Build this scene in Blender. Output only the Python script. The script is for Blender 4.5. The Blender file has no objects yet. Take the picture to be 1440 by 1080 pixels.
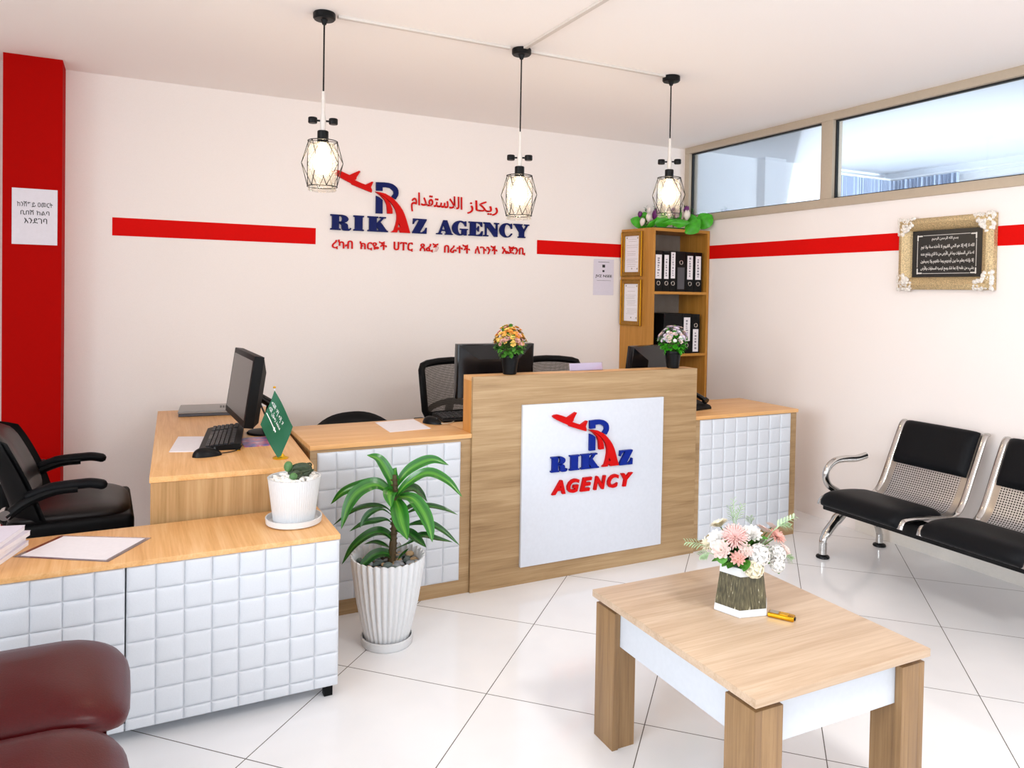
import bpy, bmesh, math, random
from math import sin, cos, pi, radians
from mathutils import Vector, Matrix, geometry

SC = bpy.context.scene
COL = SC.collection
R = random.Random(7)
H = 2.6087            # ceiling height

# ------------------------------------------------------------------ camera, world, lights, exposure
CAM_LOC = Vector((-3.98464, -4.82456, 1.42849))
YAW, PITCH, ROLL, FPX, PY0 = 0.4692, -0.0185, 0.0174, 1054.7394, 430.0932
FWD = Vector((sin(YAW)*cos(PITCH), cos(YAW)*cos(PITCH), sin(PITCH)))
_r = Vector((cos(YAW), -sin(YAW), 0)); _u = _r.cross(FWD)
RGT = _r*cos(ROLL) + _u*sin(ROLL); UPV = -_r*sin(ROLL) + _u*cos(ROLL)
cam_d = bpy.data.cameras.new('camera'); cam = bpy.data.objects.new('camera', cam_d); COL.objects.link(cam)
m3 = Matrix((RGT, UPV, -FWD)).transposed()
cam.matrix_world = Matrix.Translation(CAM_LOC) @ m3.to_4x4()
cam_d.sensor_fit = 'HORIZONTAL'; cam_d.sensor_width = 36.0
cam_d.lens = FPX/1440*36.0
cam_d.shift_y = -(540-PY0)/1440
cam_d.clip_start = 0.05
SC.camera = cam

world = bpy.data.worlds.new('world'); SC.world = world; world.use_nodes = True
wn = world.node_tree.nodes['Background']
wn.inputs[0].default_value = (0.80, 0.90, 1.0, 1); wn.inputs[1].default_value = 1.0

def area(name, loc, target, sx, sy, power, col, spread=pi):
    l = bpy.data.lights.new(name, 'AREA'); l.shape = 'RECTANGLE'; l.size = sx; l.size_y = sy
    l.energy = power; l.color = col; l.spread = spread
    o = bpy.data.objects.new(name, l); COL.objects.link(o); o.location = loc
    o.rotation_euler = (Vector(target)-Vector(loc)).to_track_quat('-Z', 'Y').to_euler()
    return o
# daylight through the shop-front windows behind the camera, and through the next room's window, plus an added fill in that room
area('daylight_shop_window_one', (-1.7, -7.9, 1.45), (-1.6, 0, 0.9), 2.6, 2.1, 80, (0.82, 0.91, 1.0))
area('daylight_shop_window_two', (-4.9, -7.9, 1.45), (-3.4, 0, 0.9), 2.6, 2.1, 36, (0.84, 0.92, 1.0))
area('daylight_side_window', (-6.45, -4.3, 1.80), (0.0, -2.9, 0.9), 2.6, 1.25, 74, (0.86, 0.93, 1.0), radians(105))
area('daylight_next_room', (2.28, -2.2, 1.6), (0.5, -1.8, 2.2), 2.2, 1.5, 5, (0.80, 0.89, 1.0))
area('added_fill_next_room', (1.25, -5.45, 0.7), (1.1, 0, 2.15), 1.8, 1.0, 62, (0.84, 0.91, 1.0), radians(46))  # added fill to brighten the next room's back wall, no window behind it

SC.view_settings.view_transform = 'Standard'
SC.view_settings.look = 'None'
SC.view_settings.gamma = 1.0
SC.view_settings.use_curve_mapping = False
SC.view_settings.exposure = -0.42
SC.cycles.use_denoising = True
SC.cycles.max_bounces = 10
SC.cycles.diffuse_bounces = 8
SC.cycles.transparent_max_bounces = 16
SC.cycles.sample_clamp_indirect = 6.0

# ------------------------------------------------------------------ material helpers
MATS = {}
def srgb(h):
    h = h.lstrip('#'); v = [int(h[i:i+2], 16)/255 for i in (0, 2, 4)]
    return tuple(c/12.92 if c <= 0.04045 else ((c+0.055)/1.055)**2.4 for c in v) + (1,)
def new_mat(name):
    m = bpy.data.materials.new(name); m.use_nodes = True
    nt = m.node_tree; b = nt.nodes['Principled BSDF']
    MATS[name] = m
    return m, nt, b
def N(nt, t, **kw):
    n = nt.nodes.new(t)
    for k, v in kw.items():
        if hasattr(n, k): setattr(n, k, v)
        else: n.inputs[k].default_value = v
    return n
def coords(nt, scale=(1, 1, 1), rot=(0, 0, 0), out='Object'):
    tc = N(nt, 'ShaderNodeTexCoord'); mp = N(nt, 'ShaderNodeMapping')
    mp.inputs['Scale'].default_value = scale; mp.inputs['Rotation'].default_value = rot
    nt.links.new(tc.outputs[out], mp.inputs['Vector'])
    return mp.outputs['Vector']
def bump(nt, b, height, strength=0.2, dist=0.01):
    n = N(nt, 'ShaderNodeBump'); n.inputs['Strength'].default_value = strength; n.inputs['Distance'].default_value = dist
    nt.links.new(height, n.inputs['Height']); nt.links.new(n.outputs['Normal'], b.inputs['Normal'])
def ramp(nt, fac, stops):
    r = N(nt, 'ShaderNodeValToRGB'); e = r.color_ramp.elements
    while len(e) < len(stops): e.new(0.5)
    for i, (p, c) in enumerate(stops):
        e[i].position = p; e[i].color = c
    nt.links.new(fac, r.inputs['Fac'])
    return r.outputs['Color']
def plain(name, col, rough=0.5, metal=0.0, spec=0.5, noise=0.0, nscale=60, bumps=0.0, coat=0.0):
    m, nt, b = new_mat(name)
    c = srgb(col) if isinstance(col, str) else col
    b.inputs['Roughness'].default_value = rough; b.inputs['Metallic'].default_value = metal
    b.inputs['Specular IOR Level'].default_value = spec
    b.inputs['Coat Weight'].default_value = coat
    v = coords(nt)
    t = N(nt, 'ShaderNodeTexNoise'); t.inputs['Scale'].default_value = nscale; t.inputs['Detail'].default_value = 4
    nt.links.new(v, t.inputs['Vector'])
    k = max(noise, 0.02)
    lo = tuple(x*(1-k) for x in c[:3])+(1,); hi = tuple(min(1, x*(1+k)) for x in c[:3])+(1,)
    nt.links.new(ramp(nt, t.outputs['Fac'], [(0.3, lo), (0.7, hi)]), b.inputs['Base Color'])
    if bumps: bump(nt, b, t.outputs['Fac'], bumps, 0.004)
    return m
def wood(name, dark, mid, light, axis='x', rough=0.42, fine=1.0, plank=0.0):
    """laminate with grain running along the named axis"""
    m, nt, b = new_mat(name)
    s = {'x': (1.6, 26, 26), 'y': (26, 1.6, 26), 'z': (26, 26, 1.6)}[axis]
    v = coords(nt, tuple(a*fine for a in s))
    n1 = N(nt, 'ShaderNodeTexNoise'); n1.inputs['Scale'].default_value = 1.0; n1.inputs['Detail'].default_value = 8
    n1.inputs['Roughness'].default_value = 0.65; n1.inputs['Distortion'].default_value = 0.6
    nt.links.new(v, n1.inputs['Vector'])
    s2 = {'x': (4, 180, 180), 'y': (180, 4, 180), 'z': (180, 180, 4)}[axis]
    v2 = coords(nt, s2)
    n2 = N(nt, 'ShaderNodeTexNoise'); n2.inputs['Scale'].default_value = 1.0; n2.inputs['Detail'].default_value = 3
    nt.links.new(v2, n2.inputs['Vector'])
    s3 = {'x': (0.35, 5, 5), 'y': (5, 0.35, 5), 'z': (5, 5, 0.35)}[axis]
    v3 = coords(nt, s3)
    n3 = N(nt, 'ShaderNodeTexNoise'); n3.inputs['Scale'].default_value = 1.0; n3.inputs['Detail'].default_value = 2
    nt.links.new(v3, n3.inputs['Vector'])
    a1 = N(nt, 'ShaderNodeMath', operation='MULTIPLY_ADD'); nt.links.new(n2.outputs['Fac'], a1.inputs[0]); a1.inputs[1].default_value = 0.42
    nt.links.new(n1.outputs['Fac'], a1.inputs[2])
    a2 = N(nt, 'ShaderNodeMath', operation='MULTIPLY_ADD'); nt.links.new(n3.outputs['Fac'], a2.inputs[0]); a2.inputs[1].default_value = 0.35
    nt.links.new(a1.outputs[0], a2.inputs[2])
    a3 = N(nt, 'ShaderNodeMath', operation='SUBTRACT'); nt.links.new(a2.outputs[0], a3.inputs[0]); a3.inputs[1].default_value = 0.39
    nt.links.new(ramp(nt, a3.outputs[0], [(0.22, srgb(dark)), (0.5, srgb(mid)), (0.78, srgb(light))]), b.inputs['Base Color'])
    b.inputs['Roughness'].default_value = rough
    bump(nt, b, a1.outputs[0], 0.06, 0.003)
    return m

# walls: faint linen weave
def wall_mat(name, col):
    m, nt, b = new_mat(name)
    v = coords(nt, (260, 260, 260))
    w = N(nt, 'ShaderNodeTexNoise'); w.inputs['Scale'].default_value = 1.0; nt.links.new(v, w.inputs['Vector'])
    c = srgb(col)
    nt.links.new(ramp(nt, w.outputs['Fac'], [(0.3, tuple(x*0.97 for x in c[:3])+(1,)), (0.7, c)]), b.inputs['Base Color'])
    b.inputs['Roughness'].default_value = 0.75
    bump(nt, b, w.outputs['Fac'], 0.08, 0.002)
    return m
wall_mat('wall_paint', '#F5EDE8'); wall_mat('ceiling_paint', '#FCF6F2'); wall_mat('next_room_paint', '#F3F5F8')
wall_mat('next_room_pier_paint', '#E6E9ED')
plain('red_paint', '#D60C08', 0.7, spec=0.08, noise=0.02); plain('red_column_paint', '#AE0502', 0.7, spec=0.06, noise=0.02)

# floor: glossy porcelain laid at 45 degrees
def floor_mat():
    m, nt, b = new_mat('porcelain_tile')
    tc = N(nt, 'ShaderNodeTexCoord'); sp = N(nt, 'ShaderNodeSeparateXYZ'); nt.links.new(tc.outputs['Object'], sp.inputs[0])
    def math_(op, a, bb=None, c=None):
        n = N(nt, 'ShaderNodeMath', operation=op)
        for i, q in enumerate((a, bb, c)):
            if q is None: continue
            if isinstance(q, (int, float)): n.inputs[i].default_value = q
            else: nt.links.new(q, n.inputs[i])
        return n.outputs[0]
    k = 1/math.sqrt(2)
    u = math_('MULTIPLY', math_('ADD', sp.outputs[0], sp.outputs[1]), k)
    w = math_('MULTIPLY', math_('SUBTRACT', sp.outputs[1], sp.outputs[0]), k)
    def line(q, off, pitch):
        f = math_('FRACT', math_('DIVIDE', math_('SUBTRACT', q, off-pitch*40), pitch))
        return math_('MINIMUM', f, math_('SUBTRACT', 1.0, f)), math_('FLOOR', math_('DIVIDE', math_('SUBTRACT', q, off-pitch*40), pitch))
    d1, c1 = line(u, -3.1473, 0.595); d2, c2 = line(w, 0.290, 0.559)
    g = math_('LESS_THAN', math_('MINIMUM', d1, d2), 0.0030)
    no = N(nt, 'ShaderNodeTexNoise'); no.inputs['Scale'].default_value = 3.0; no.inputs['Detail'].default_value = 3
    nt.links.new(tc.outputs['Object'], no.inputs['Vector'])
    tile = ramp(nt, no.outputs['Fac'], [(0.3, srgb('#EBECEE')), (0.7, srgb('#F3F3F4'))])
    mx = N(nt, 'ShaderNodeMix', data_type='RGBA'); nt.links.new(g, mx.inputs['Factor']); nt.links.new(tile, mx.inputs['A'])
    mx.inputs['B'].default_value = srgb('#5E5A55')
    nt.links.new(mx.outputs['Result'], b.inputs['Base Color'])
    nt.links.new(math_('MULTIPLY_ADD', g, 0.5, 0.10), b.inputs['Roughness'])
    b.inputs['Specular IOR Level'].default_value = 0.5
floor_mat()

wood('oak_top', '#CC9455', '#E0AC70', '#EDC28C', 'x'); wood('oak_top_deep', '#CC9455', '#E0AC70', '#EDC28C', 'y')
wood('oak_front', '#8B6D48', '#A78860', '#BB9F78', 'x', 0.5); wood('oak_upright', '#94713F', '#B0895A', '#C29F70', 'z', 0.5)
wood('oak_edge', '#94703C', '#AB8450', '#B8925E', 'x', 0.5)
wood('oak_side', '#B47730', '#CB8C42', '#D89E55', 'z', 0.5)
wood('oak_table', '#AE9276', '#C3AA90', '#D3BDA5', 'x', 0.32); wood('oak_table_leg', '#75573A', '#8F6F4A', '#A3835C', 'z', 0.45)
wood('shelf_wood', '#A26B1E', '#B97F30', '#C99043', 'z', 0.5); wood('shelf_board', '#A26B1E', '#B97F30', '#C99043', 'x', 0.5)
plain('shelf_back_grey', '#8C8278', 0.6, noise=0.06, nscale=20)
plain('white_laminate', '#C8CDD4', 0.35); plain('white_leatherette', '#D0D4DA', 0.45, noise=0.02, nscale=300, bumps=0.08)
plain('white_board', '#D3D8E1', 0.25); plain('white_ceramic', '#DADCDE', 0.3); plain('white_plastic', '#F0F0EF', 0.4)
plain('white_pebble', '#F1EEE8', 0.6, noise=0.08, nscale=40)
plain('paper_white', '#ECE8EC', 0.6); plain('paper_lilac', '#DCD6E2', 0.55); plain('paper_notice', '#E2DEE6', 0.6)
plain('ink_black', '#1B1A1C', 0.6); plain('ink_grey', '#8A8690', 0.6); plain('ink_brown', '#9A8F80', 0.6)
plain('black_plastic', '#09090A', 0.5, spec=0.16); plain('black_gloss', '#0B0C10', 0.16); plain('black_satin', '#090A0C', 0.4, spec=0.2)
plain('key_black', '#1E1E21', 0.45); plain('dark_metal', '#17181A', 0.4, 0.6)
plain('black_leather', '#0E0F12', 0.5, spec=0.13, noise=0.12, nscale=220, bumps=0.12); plain('brown_black_leather', '#171211', 0.36, spec=0.3, noise=0.1, nscale=200, bumps=0.1)
plain('maroon_leather', '#4C080C', 0.34, spec=0.3, noise=0.12, nscale=240, bumps=0.1)
plain('screen_dark', '#3A3633', 0.25)
plain('chrome', '#C9C7C4', 0.16, 1.0); plain('brushed_steel', '#B9B4AE', 0.3, 1.0); plain('aluminium_champagne', '#BBAC98', 0.42, 0.15)
plain('gold', '#D9A628', 0.22, 1.0); plain('gold_bright', '#E8B52A', 0.3, 0.8); plain('antique_gold', '#C4AB80', 0.42, 0.35, noise=0.4, nscale=170, bumps=0.8)
plain('brass_frame', '#9A6E2C', 0.4, 0.5, noise=0.2, nscale=120, bumps=0.25)
plain('silver_ornament', '#E6E0D8', 0.4, 0.3, noise=0.25, nscale=140, bumps=0.6)
plain('picture_black', '#17191A', 0.35)
plain('letter_blue', '#0A1858', 0.45, spec=0.12); plain('letter_red', '#CC0E0A', 0.5, spec=0.1); plain('board_blue', '#0A2484', 0.4, spec=0.12); plain('board_red', '#C4090A', 0.5, spec=0.1)
plain('script_silver', '#DCD8D2', 0.4)
plain('flag_green', '#075C3C', 0.5, noise=0.05, nscale=300); plain('flag_white', '#F2F2F0', 0.6)
plain('conduit_white', '#D8D0C8', 0.5)
plain('folder_grey', '#8A8886', 0.35); plain('folder_edge', '#4A4A50', 0.4)
plain('cord_grey', '#C9C2B4', 0.5)
plain('soil', '#3A2A1E', 0.9, noise=0.3, nscale=80)
plain('stem_brown', '#4A3B22', 0.6, noise=0.2, nscale=50); plain('stem_green', '#4C6B28', 0.5)
plain('cactus_green', '#33402A', 0.6, noise=0.4, nscale=80, bumps=0.3); plain('cactus_light', '#4F7A44', 0.5, noise=0.2)
plain('leaf_bright', '#3FA51E', 0.4, noise=0.25, nscale=30); plain('leaf_deep', '#1F5A20', 0.45, noise=0.25, nscale=40); plain('leaf_mid', '#4C8A2E', 0.45, noise=0.25, nscale=40)
plain('sprig_pale', '#A9C49A', 0.5, noise=0.2)
plain('petal_white', '#E2E0DC', 0.55); plain('petal_cream', '#E6DEC6', 0.55); plain('petal_pink', '#DDB4AE', 0.55, noise=0.08); plain('petal_blush', '#DFC8C0', 0.55)
plain('petal_coral', '#D9A093', 0.55, noise=0.1); plain('petal_orange', '#E59A3A', 0.55, noise=0.2, nscale=80); plain('petal_yellow', '#F2C766', 0.55, noise=0.15); plain('petal_lilac', '#D8CBDC', 0.55, noise=0.08)
plain('petal_purple', '#6E1F6E', 0.5, noise=0.15); plain('bud_ivory', '#EFE6DE', 0.5)
plain('pebble_grey', '#8E9399', 0.5, noise=0.3, nscale=30); plain('pebble_tan', '#B79A74', 0.6, noise=0.3, nscale=30); plain('pebble_slate', '#5A6A66', 0.5, noise=0.3, nscale=30)
plain('skirting_tile', '#EFEAE2', 0.3)
plain('curtain_blue', '#AAB7CB', 0.8)
plain('rubber_black', '#101010', 0.6)
def sheet_mat(name, cols, sc):
    m, nt, b = new_mat(name)
    t = N(nt, 'ShaderNodeTexNoise'); t.inputs['Scale'].default_value = sc; t.inputs['Detail'].default_value = 2
    nt.links.new(coords(nt), t.inputs['Vector'])
    nt.links.new(ramp(nt, t.outputs['Fac'], [(0.3+0.4*i/(len(cols)-1), srgb(c)) for i, c in enumerate(cols)]), b.inputs['Base Color'])
    b.inputs['Roughness'].default_value = 0.3
sheet_mat('leaflet_print', ['#3E4A86', '#7A6CA8', '#C05A72', '#B9B4CC'], 22)

def glass_mat(name, tint, gloss=0.08, frost=0.0):
    m, nt, b = new_mat(name)
    nt.nodes.remove(b)
    out = nt.nodes['Material Output']
    tr = N(nt, 'ShaderNodeBsdfTransparent'); tr.inputs[0].default_value = tint
    gl = N(nt, 'ShaderNodeBsdfGlossy'); gl.inputs['Roughness'].default_value = 0.03
    fr = N(nt, 'ShaderNodeFresnel'); fr.inputs[0].default_value = 1.45
    mx = N(nt, 'ShaderNodeMixShader')
    ml = N(nt, 'ShaderNodeMath', operation='MULTIPLY'); nt.links.new(fr.outputs[0], ml.inputs[0]); ml.inputs[1].default_value = gloss*10
    nt.links.new(ml.outputs[0], mx.inputs[0]); nt.links.new(tr.outputs[0], mx.inputs[1]); nt.links.new(gl.outputs[0], mx.inputs[2])
    if frost:
        tl = N(nt, 'ShaderNodeBsdfTranslucent'); tl.inputs[0].default_value = (1.0, 0.97, 0.92, 1)
        m2 = N(nt, 'ShaderNodeMixShader'); m2.inputs[0].default_value = frost
        nt.links.new(mx.outputs[0], m2.inputs[1]); nt.links.new(tl.outputs[0], m2.inputs[2]); mx = m2
    nt.links.new(mx.outputs[0], out.inputs['Surface'])
glass_mat('window_glass', (0.93, 0.97, 1.0, 1)); glass_mat('lamp_glass', (0.97, 0.94, 0.88, 1), 0.05, 0.035); glass_mat('clear_sleeve', (0.93, 0.91, 0.97, 1), 0.08)

def see_through(name, col, pitch, radius, mode='UV', rough=0.35, metal=1.0, hole=None):
    """sheet with a square grid of round holes, open or dark"""
    m, nt, b = new_mat(name)
    out = nt.nodes['Material Output']
    tc = N(nt, 'ShaderNodeTexCoord'); mp = N(nt, 'ShaderNodeMapping'); mp.inputs['Scale'].default_value = (1/pitch,)*3
    nt.links.new(tc.outputs[mode], mp.inputs[0])
    fr = N(nt, 'ShaderNodeVectorMath', operation='FRACTION'); nt.links.new(mp.outputs[0], fr.inputs[0])
    sb = N(nt, 'ShaderNodeVectorMath', operation='SUBTRACT'); nt.links.new(fr.outputs[0], sb.inputs[0]); sb.inputs[1].default_value = (0.5, 0.5, 0)
    sx = N(nt, 'ShaderNodeSeparateXYZ'); nt.links.new(sb.outputs[0], sx.inputs[0])
    cb = N(nt, 'ShaderNodeCombineXYZ'); nt.links.new(sx.outputs[0], cb.inputs[0]); nt.links.new(sx.outputs[1], cb.inputs[1])
    ln = N(nt, 'ShaderNodeVectorMath', operation='LENGTH'); nt.links.new(cb.outputs[0], ln.inputs[0])
    lt = N(nt, 'ShaderNodeMath', operation='LESS_THAN'); nt.links.new(ln.outputs['Value'], lt.inputs[0]); lt.inputs[1].default_value = radius
    b.inputs['Base Color'].default_value = srgb(col); b.inputs['Roughness'].default_value = rough; b.inputs['Metallic'].default_value = metal
    if hole:
        tr = N(nt, 'ShaderNodeBsdfDiffuse'); tr.inputs[0].default_value = srgb(hole)  # closed holes: the shade behind the sheet painted in as dark colour
    else: tr = N(nt, 'ShaderNodeBsdfTransparent')
    mx = N(nt, 'ShaderNodeMixShader')
    nt.links.new(lt.outputs[0], mx.inputs[0]); nt.links.new(b.outputs[0], mx.inputs[1]); nt.links.new(tr.outputs[0], mx.inputs[2])
    nt.links.new(mx.outputs[0], out.inputs['Surface'])
see_through('perforated_steel', '#C9CBCE', 0.0125, 0.30, hole='#0B0B0C'); see_through('chair_mesh', '#4A443F', 0.006, 0.27, metal=0.0, rough=0.7)

def emit(name, col, strength):
    m, nt, b = new_mat(name)
    b.inputs['Base Color'].default_value = (1, 1, 1, 1)
    b.inputs['Emission Color'].default_value = col; b.inputs['Emission Strength'].default_value = strength
emit('bulb_glow', (1.0, 0.80, 0.54, 1), 72); emit('lit_diffuser', (1.0, 0.95, 0.88, 1), 6)

def leaf_mat(name, stops):
    m, nt, b = new_mat(name)
    tc = N(nt, 'ShaderNodeTexCoord'); sp = N(nt, 'ShaderNodeSeparateXYZ'); nt.links.new(tc.outputs['UV'], sp.inputs[0])
    mp = N(nt, 'ShaderNodeMapping'); mp.inputs['Scale'].default_value = (14, 1.2, 1); nt.links.new(tc.outputs['UV'], mp.inputs[0])
    no = N(nt, 'ShaderNodeTexNoise'); no.inputs['Scale'].default_value = 1.0; nt.links.new(mp.outputs[0], no.inputs['Vector'])
    a = N(nt, 'ShaderNodeMath', operation='SUBTRACT'); nt.links.new(sp.outputs[0], a.inputs[0]); a.inputs[1].default_value = 0.5
    ab = N(nt, 'ShaderNodeMath', operation='ABSOLUTE'); nt.links.new(a.outputs[0], ab.inputs[0])
    ad = N(nt, 'ShaderNodeMath', operation='MULTIPLY_ADD'); nt.links.new(no.outputs['Fac'], ad.inputs[0]); ad.inputs[1].default_value = 0.35; nt.links.new(ab.outputs[0], ad.inputs[2])
    nt.links.new(ramp(nt, ad.outputs[0], [(p, srgb(c)) for p, c in stops]), b.inputs['Base Color'])
    b.inputs['Roughness'].default_value = 0.26
leaf_mat('striped_leaf', [(0.11, '#6E9436'), (0.19, '#2F6E22'), (0.40, '#123F15'), (0.64, '#1C561B')])
leaf_mat('young_leaf', [(0.10, '#8FAE3E'), (0.20, '#4F912C'), (0.42, '#1D5E1B'), (0.66, '#317A26')])
def vase_mat():
    m, nt, b = new_mat('vase_bark')
    t = N(nt, 'ShaderNodeTexNoise'); t.inputs['Scale'].default_value = 1.0; t.inputs['Detail'].default_value = 5
    nt.links.new(coords(nt, (260, 260, 22)), t.inputs['Vector'])
    nt.links.new(ramp(nt, t.outputs['Fac'], [(0.38, srgb('#3B3726')), (0.55, srgb('#5B553C')), (0.66, srgb('#6B6448')), (0.70, srgb('#D8D2BC'))]), b.inputs['Base Color'])
    b.inputs['Roughness'].default_value = 0.5
    bump(nt, b, t.outputs['Fac'], 0.5, 0.003)
vase_mat()

# ------------------------------------------------------------------ mesh helpers
class B:
    """collects shapes, then links them as ONE mesh object"""
    def __init__(self):
        self.bm = bmesh.new(); self.uv = self.bm.loops.layers.uv.new('UVMap')
    def _xf(self, verts, M):
        if M is not None:
            for v in verts: v.co = M @ v.co
    def box(self, a, b, bev=0.0, M=None, seg=2):
        t = bmesh.new()
        bmesh.ops.create_cube(t, size=1.0)
        for v in t.verts:
            v.co = Vector(((a[0]+b[0])/2 + v.co.x*abs(b[0]-a[0]), (a[1]+b[1])/2 + v.co.y*abs(b[1]-a[1]), (a[2]+b[2])/2 + v.co.z*abs(b[2]-a[2])))
        if bev > 0:
            bmesh.ops.bevel(t, geom=list(t.edges), offset=bev, segments=seg, affect='EDGES', profile=0.6)
        return self.merge(t, M)
    def merge(self, t, M=None):
        mp = {}
        for v in t.verts:
            mp[v] = self.bm.verts.new((M @ v.co) if M is not None else v.co)
        for f in t.faces:
            try: self.bm.faces.new([mp[v] for v in f.verts])
            except ValueError: pass
        t.free(); return self
    def ring(self, pts): return [self.bm.verts.new(p) for p in pts]
    def skin(self, rings, closed=True, cap=True):
        for a, b in zip(rings, rings[1:]):
            n = len(a)
            for i in range(n if closed else n-1):
                j = (i+1) % n
                self.bm.faces.new((a[i], a[j], b[j], b[i]))
        if cap and closed:
            self.bm.faces.new(list(reversed(rings[0]))); self.bm.faces.new(rings[-1])
        return self
    def lathe(self, prof, c=(0, 0, 0), seg=32, flutes=0, depth=0.0, cap=True, sx=1.0, sy=1.0, M=None):
        rs = []
        for r, z in prof:
            pts = []
            for i in range(seg):
                a = 2*pi*i/seg
                rr = r*(1+depth*cos(a*flutes)) if flutes else r
                p = Vector((c[0]+rr*cos(a)*sx, c[1]+rr*sin(a)*sy, c[2]+z))
                pts.append(M @ p if M is not None else p)
            rs.append(self.ring(pts))
        return self.skin(rs, True, cap)
    def cyl(self, p0, p1, r0, r1=None, seg=16, cap=True):
        return self.tube([p0, p1], [r0, r0 if r1 is None else r1], seg, cap=cap)
    def tube(self, pts, rad, seg=10, cap=True, flat=1.0, up=None, closed=False):
        pts = [Vector(p) for p in pts]; n = len(pts)
        if isinstance(rad, (int, float)): rad = [rad]*n
        rs = []; prev = None
        for i, p in enumerate(pts):
            if closed: d = pts[(i+1) % n]-pts[i-1]
            else: d = pts[min(i+1, n-1)]-pts[max(i-1, 0)]
            d = d.normalized() if d.length > 1e-9 else Vector((0, 0, 1))
            if prev is None:
                ref = Vector(up) if up is not None else (Vector((0, 0, 1)) if abs(d.z) < 0.9 else Vector((1, 0, 0)))
            else: ref = prev
            x = ref - d*ref.dot(d)
            x = x.normalized() if x.length > 1e-6 else d.orthogonal().normalized()
            y = d.cross(x); prev = x
            rs.append(self.ring([p + (x*cos(2*pi*k/seg)*flat + y*sin(2*pi*k/seg))*rad[i] for k in range(seg)]))
        if closed:
            rs.append(rs[0]); return self.skin(rs, True, False)
        return self.skin(rs, True, cap)
    def sphere(self, c, r, sc=(1, 1, 1), seg=16, M=None):
        t = bmesh.new(); bmesh.ops.create_uvsphere(t, u_segments=seg, v_segments=max(6, seg//2), radius=1.0)
        for v in t.verts: v.co = Vector((c[0]+v.co.x*r*sc[0], c[1]+v.co.y*r*sc[1], c[2]+v.co.z*r*sc[2]))
        return self.merge(t, M)
    def prism(self, outer, holes, frame):
        """polygon (with holes) in 2D pushed out; frame(u, v, w) -> point, w is 0 at the back and 1 at the front"""
        loops = [outer] + holes
        tri = geometry.tessellate_polygon([[Vector((p[0], p[1], 0)) for p in L] for L in loops])
        flat = [p for L in loops for p in L]
        back = [self.bm.verts.new(frame(p[0], p[1], 0)) for p in flat]
        front = [self.bm.verts.new(frame(p[0], p[1], 1)) for p in flat]
        for t in tri:
            try:
                self.bm.faces.new([front[i] for i in t]); self.bm.faces.new([back[i] for i in reversed(t)])
            except ValueError: pass
        k = 0
        for L in loops:
            n = len(L)
            for i in range(n):
                j = (i+1) % n
                try: self.bm.faces.new((back[k+i], back[k+j], front[k+j], front[k+i]))
                except ValueError: pass
            k += n
        return self
    def grid(self, fn, nu, nv, uvs=None, thick=None):
        vs = [[self.bm.verts.new(fn(i/nu, j/nv)) for j in range(nv+1)] for i in range(nu+1)]
        for i in range(nu):
            for j in range(nv):
                f = self.bm.faces.new((vs[i][j], vs[i+1][j], vs[i+1][j+1], vs[i][j+1]))
                q = [(i, j), (i+1, j), (i+1, j+1), (i, j+1)]
                for l, (a, b) in zip(f.loops, q):
                    l[self.uv].uv = uvs(a/nu, b/nv) if uvs else (a/nu, b/nv)
        return self
    def build(self, name, mat, parent=None, ang=35, world=False, recalc=True):
        if recalc: bmesh.ops.recalc_face_normals(self.bm, faces=list(self.bm.faces))
        inv = None
        if parent is not None and world:
            w = parent.matrix_basis.copy(); q = parent.parent
            while q is not None: w = q.matrix_basis @ w; q = q.parent
            inv = w.inverted()
        off = Vector((0, 0, 0))
        if inv is not None:
            for v in self.bm.verts: v.co = inv @ v.co
        elif parent is None and self.bm.verts:
            xs = [v.co for v in self.bm.verts]
            lo = Vector([min(c[i] for c in xs) for i in range(3)]); hi = Vector([max(c[i] for c in xs) for i in range(3)])
            off = Vector(((lo.x+hi.x)/2, (lo.y+hi.y)/2, lo.z))
            if name == 'floor': off = Vector((0, 0, 0))
            for v in self.bm.verts: v.co -= off
        me = bpy.data.meshes.new(name); self.bm.to_mesh(me); self.bm.free()
        for mm in (mat if isinstance(mat, list) else [mat]): me.materials.append(MATS[mm])
        for p in me.polygons: p.use_smooth = True
        me.set_sharp_from_angle(angle=radians(ang))
        o = bpy.data.objects.new(name, me); COL.objects.link(o); o.location = off
        if parent is not None: o.parent = parent
        return o

def tag(o, label, cat, group=None, kind=None):
    o['label'] = label; o['category'] = cat
    if group: o['group'] = group
    if kind: o['kind'] = kind
    return o
def thing(name, label, cat, loc=(0, 0, 0), rz=0.0, group=None):
    o = bpy.data.objects.new(name, None); COL.objects.link(o); o.empty_display_size = 0.1
    o.location = loc; o.rotation_euler = (0, 0, rz)
    o.matrix_basis = Matrix.Translation(loc) @ Matrix.Rotation(rz, 4, 'Z')
    return tag(o, label, cat, group)
def struct(b, name, mat, **kw):
    o = b.build(name, mat, **kw); o['kind'] = 'structure'; return o
def copy_tree(o, parent=None):
    c = o.copy(); COL.objects.link(c)
    if parent is not None: c.parent = parent
    for ch in list(o.children): copy_tree(ch, c)
    return c
def ray(px, py, depth):
    """point seen at a photograph pixel at a given distance along the view axis (used to take measurements off the photo)"""
    return CAM_LOC + depth*(FWD + RGT*((px-720)/FPX) - UPV*((py-PY0)/FPX))
def on(px, py, ax, val):
    d = FWD + RGT*((px-720)/FPX) - UPV*((py-PY0)/FPX)
    i = 'xyz'.index(ax)
    return CAM_LOC + d*((val-CAM_LOC[i])/d[i])
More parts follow.
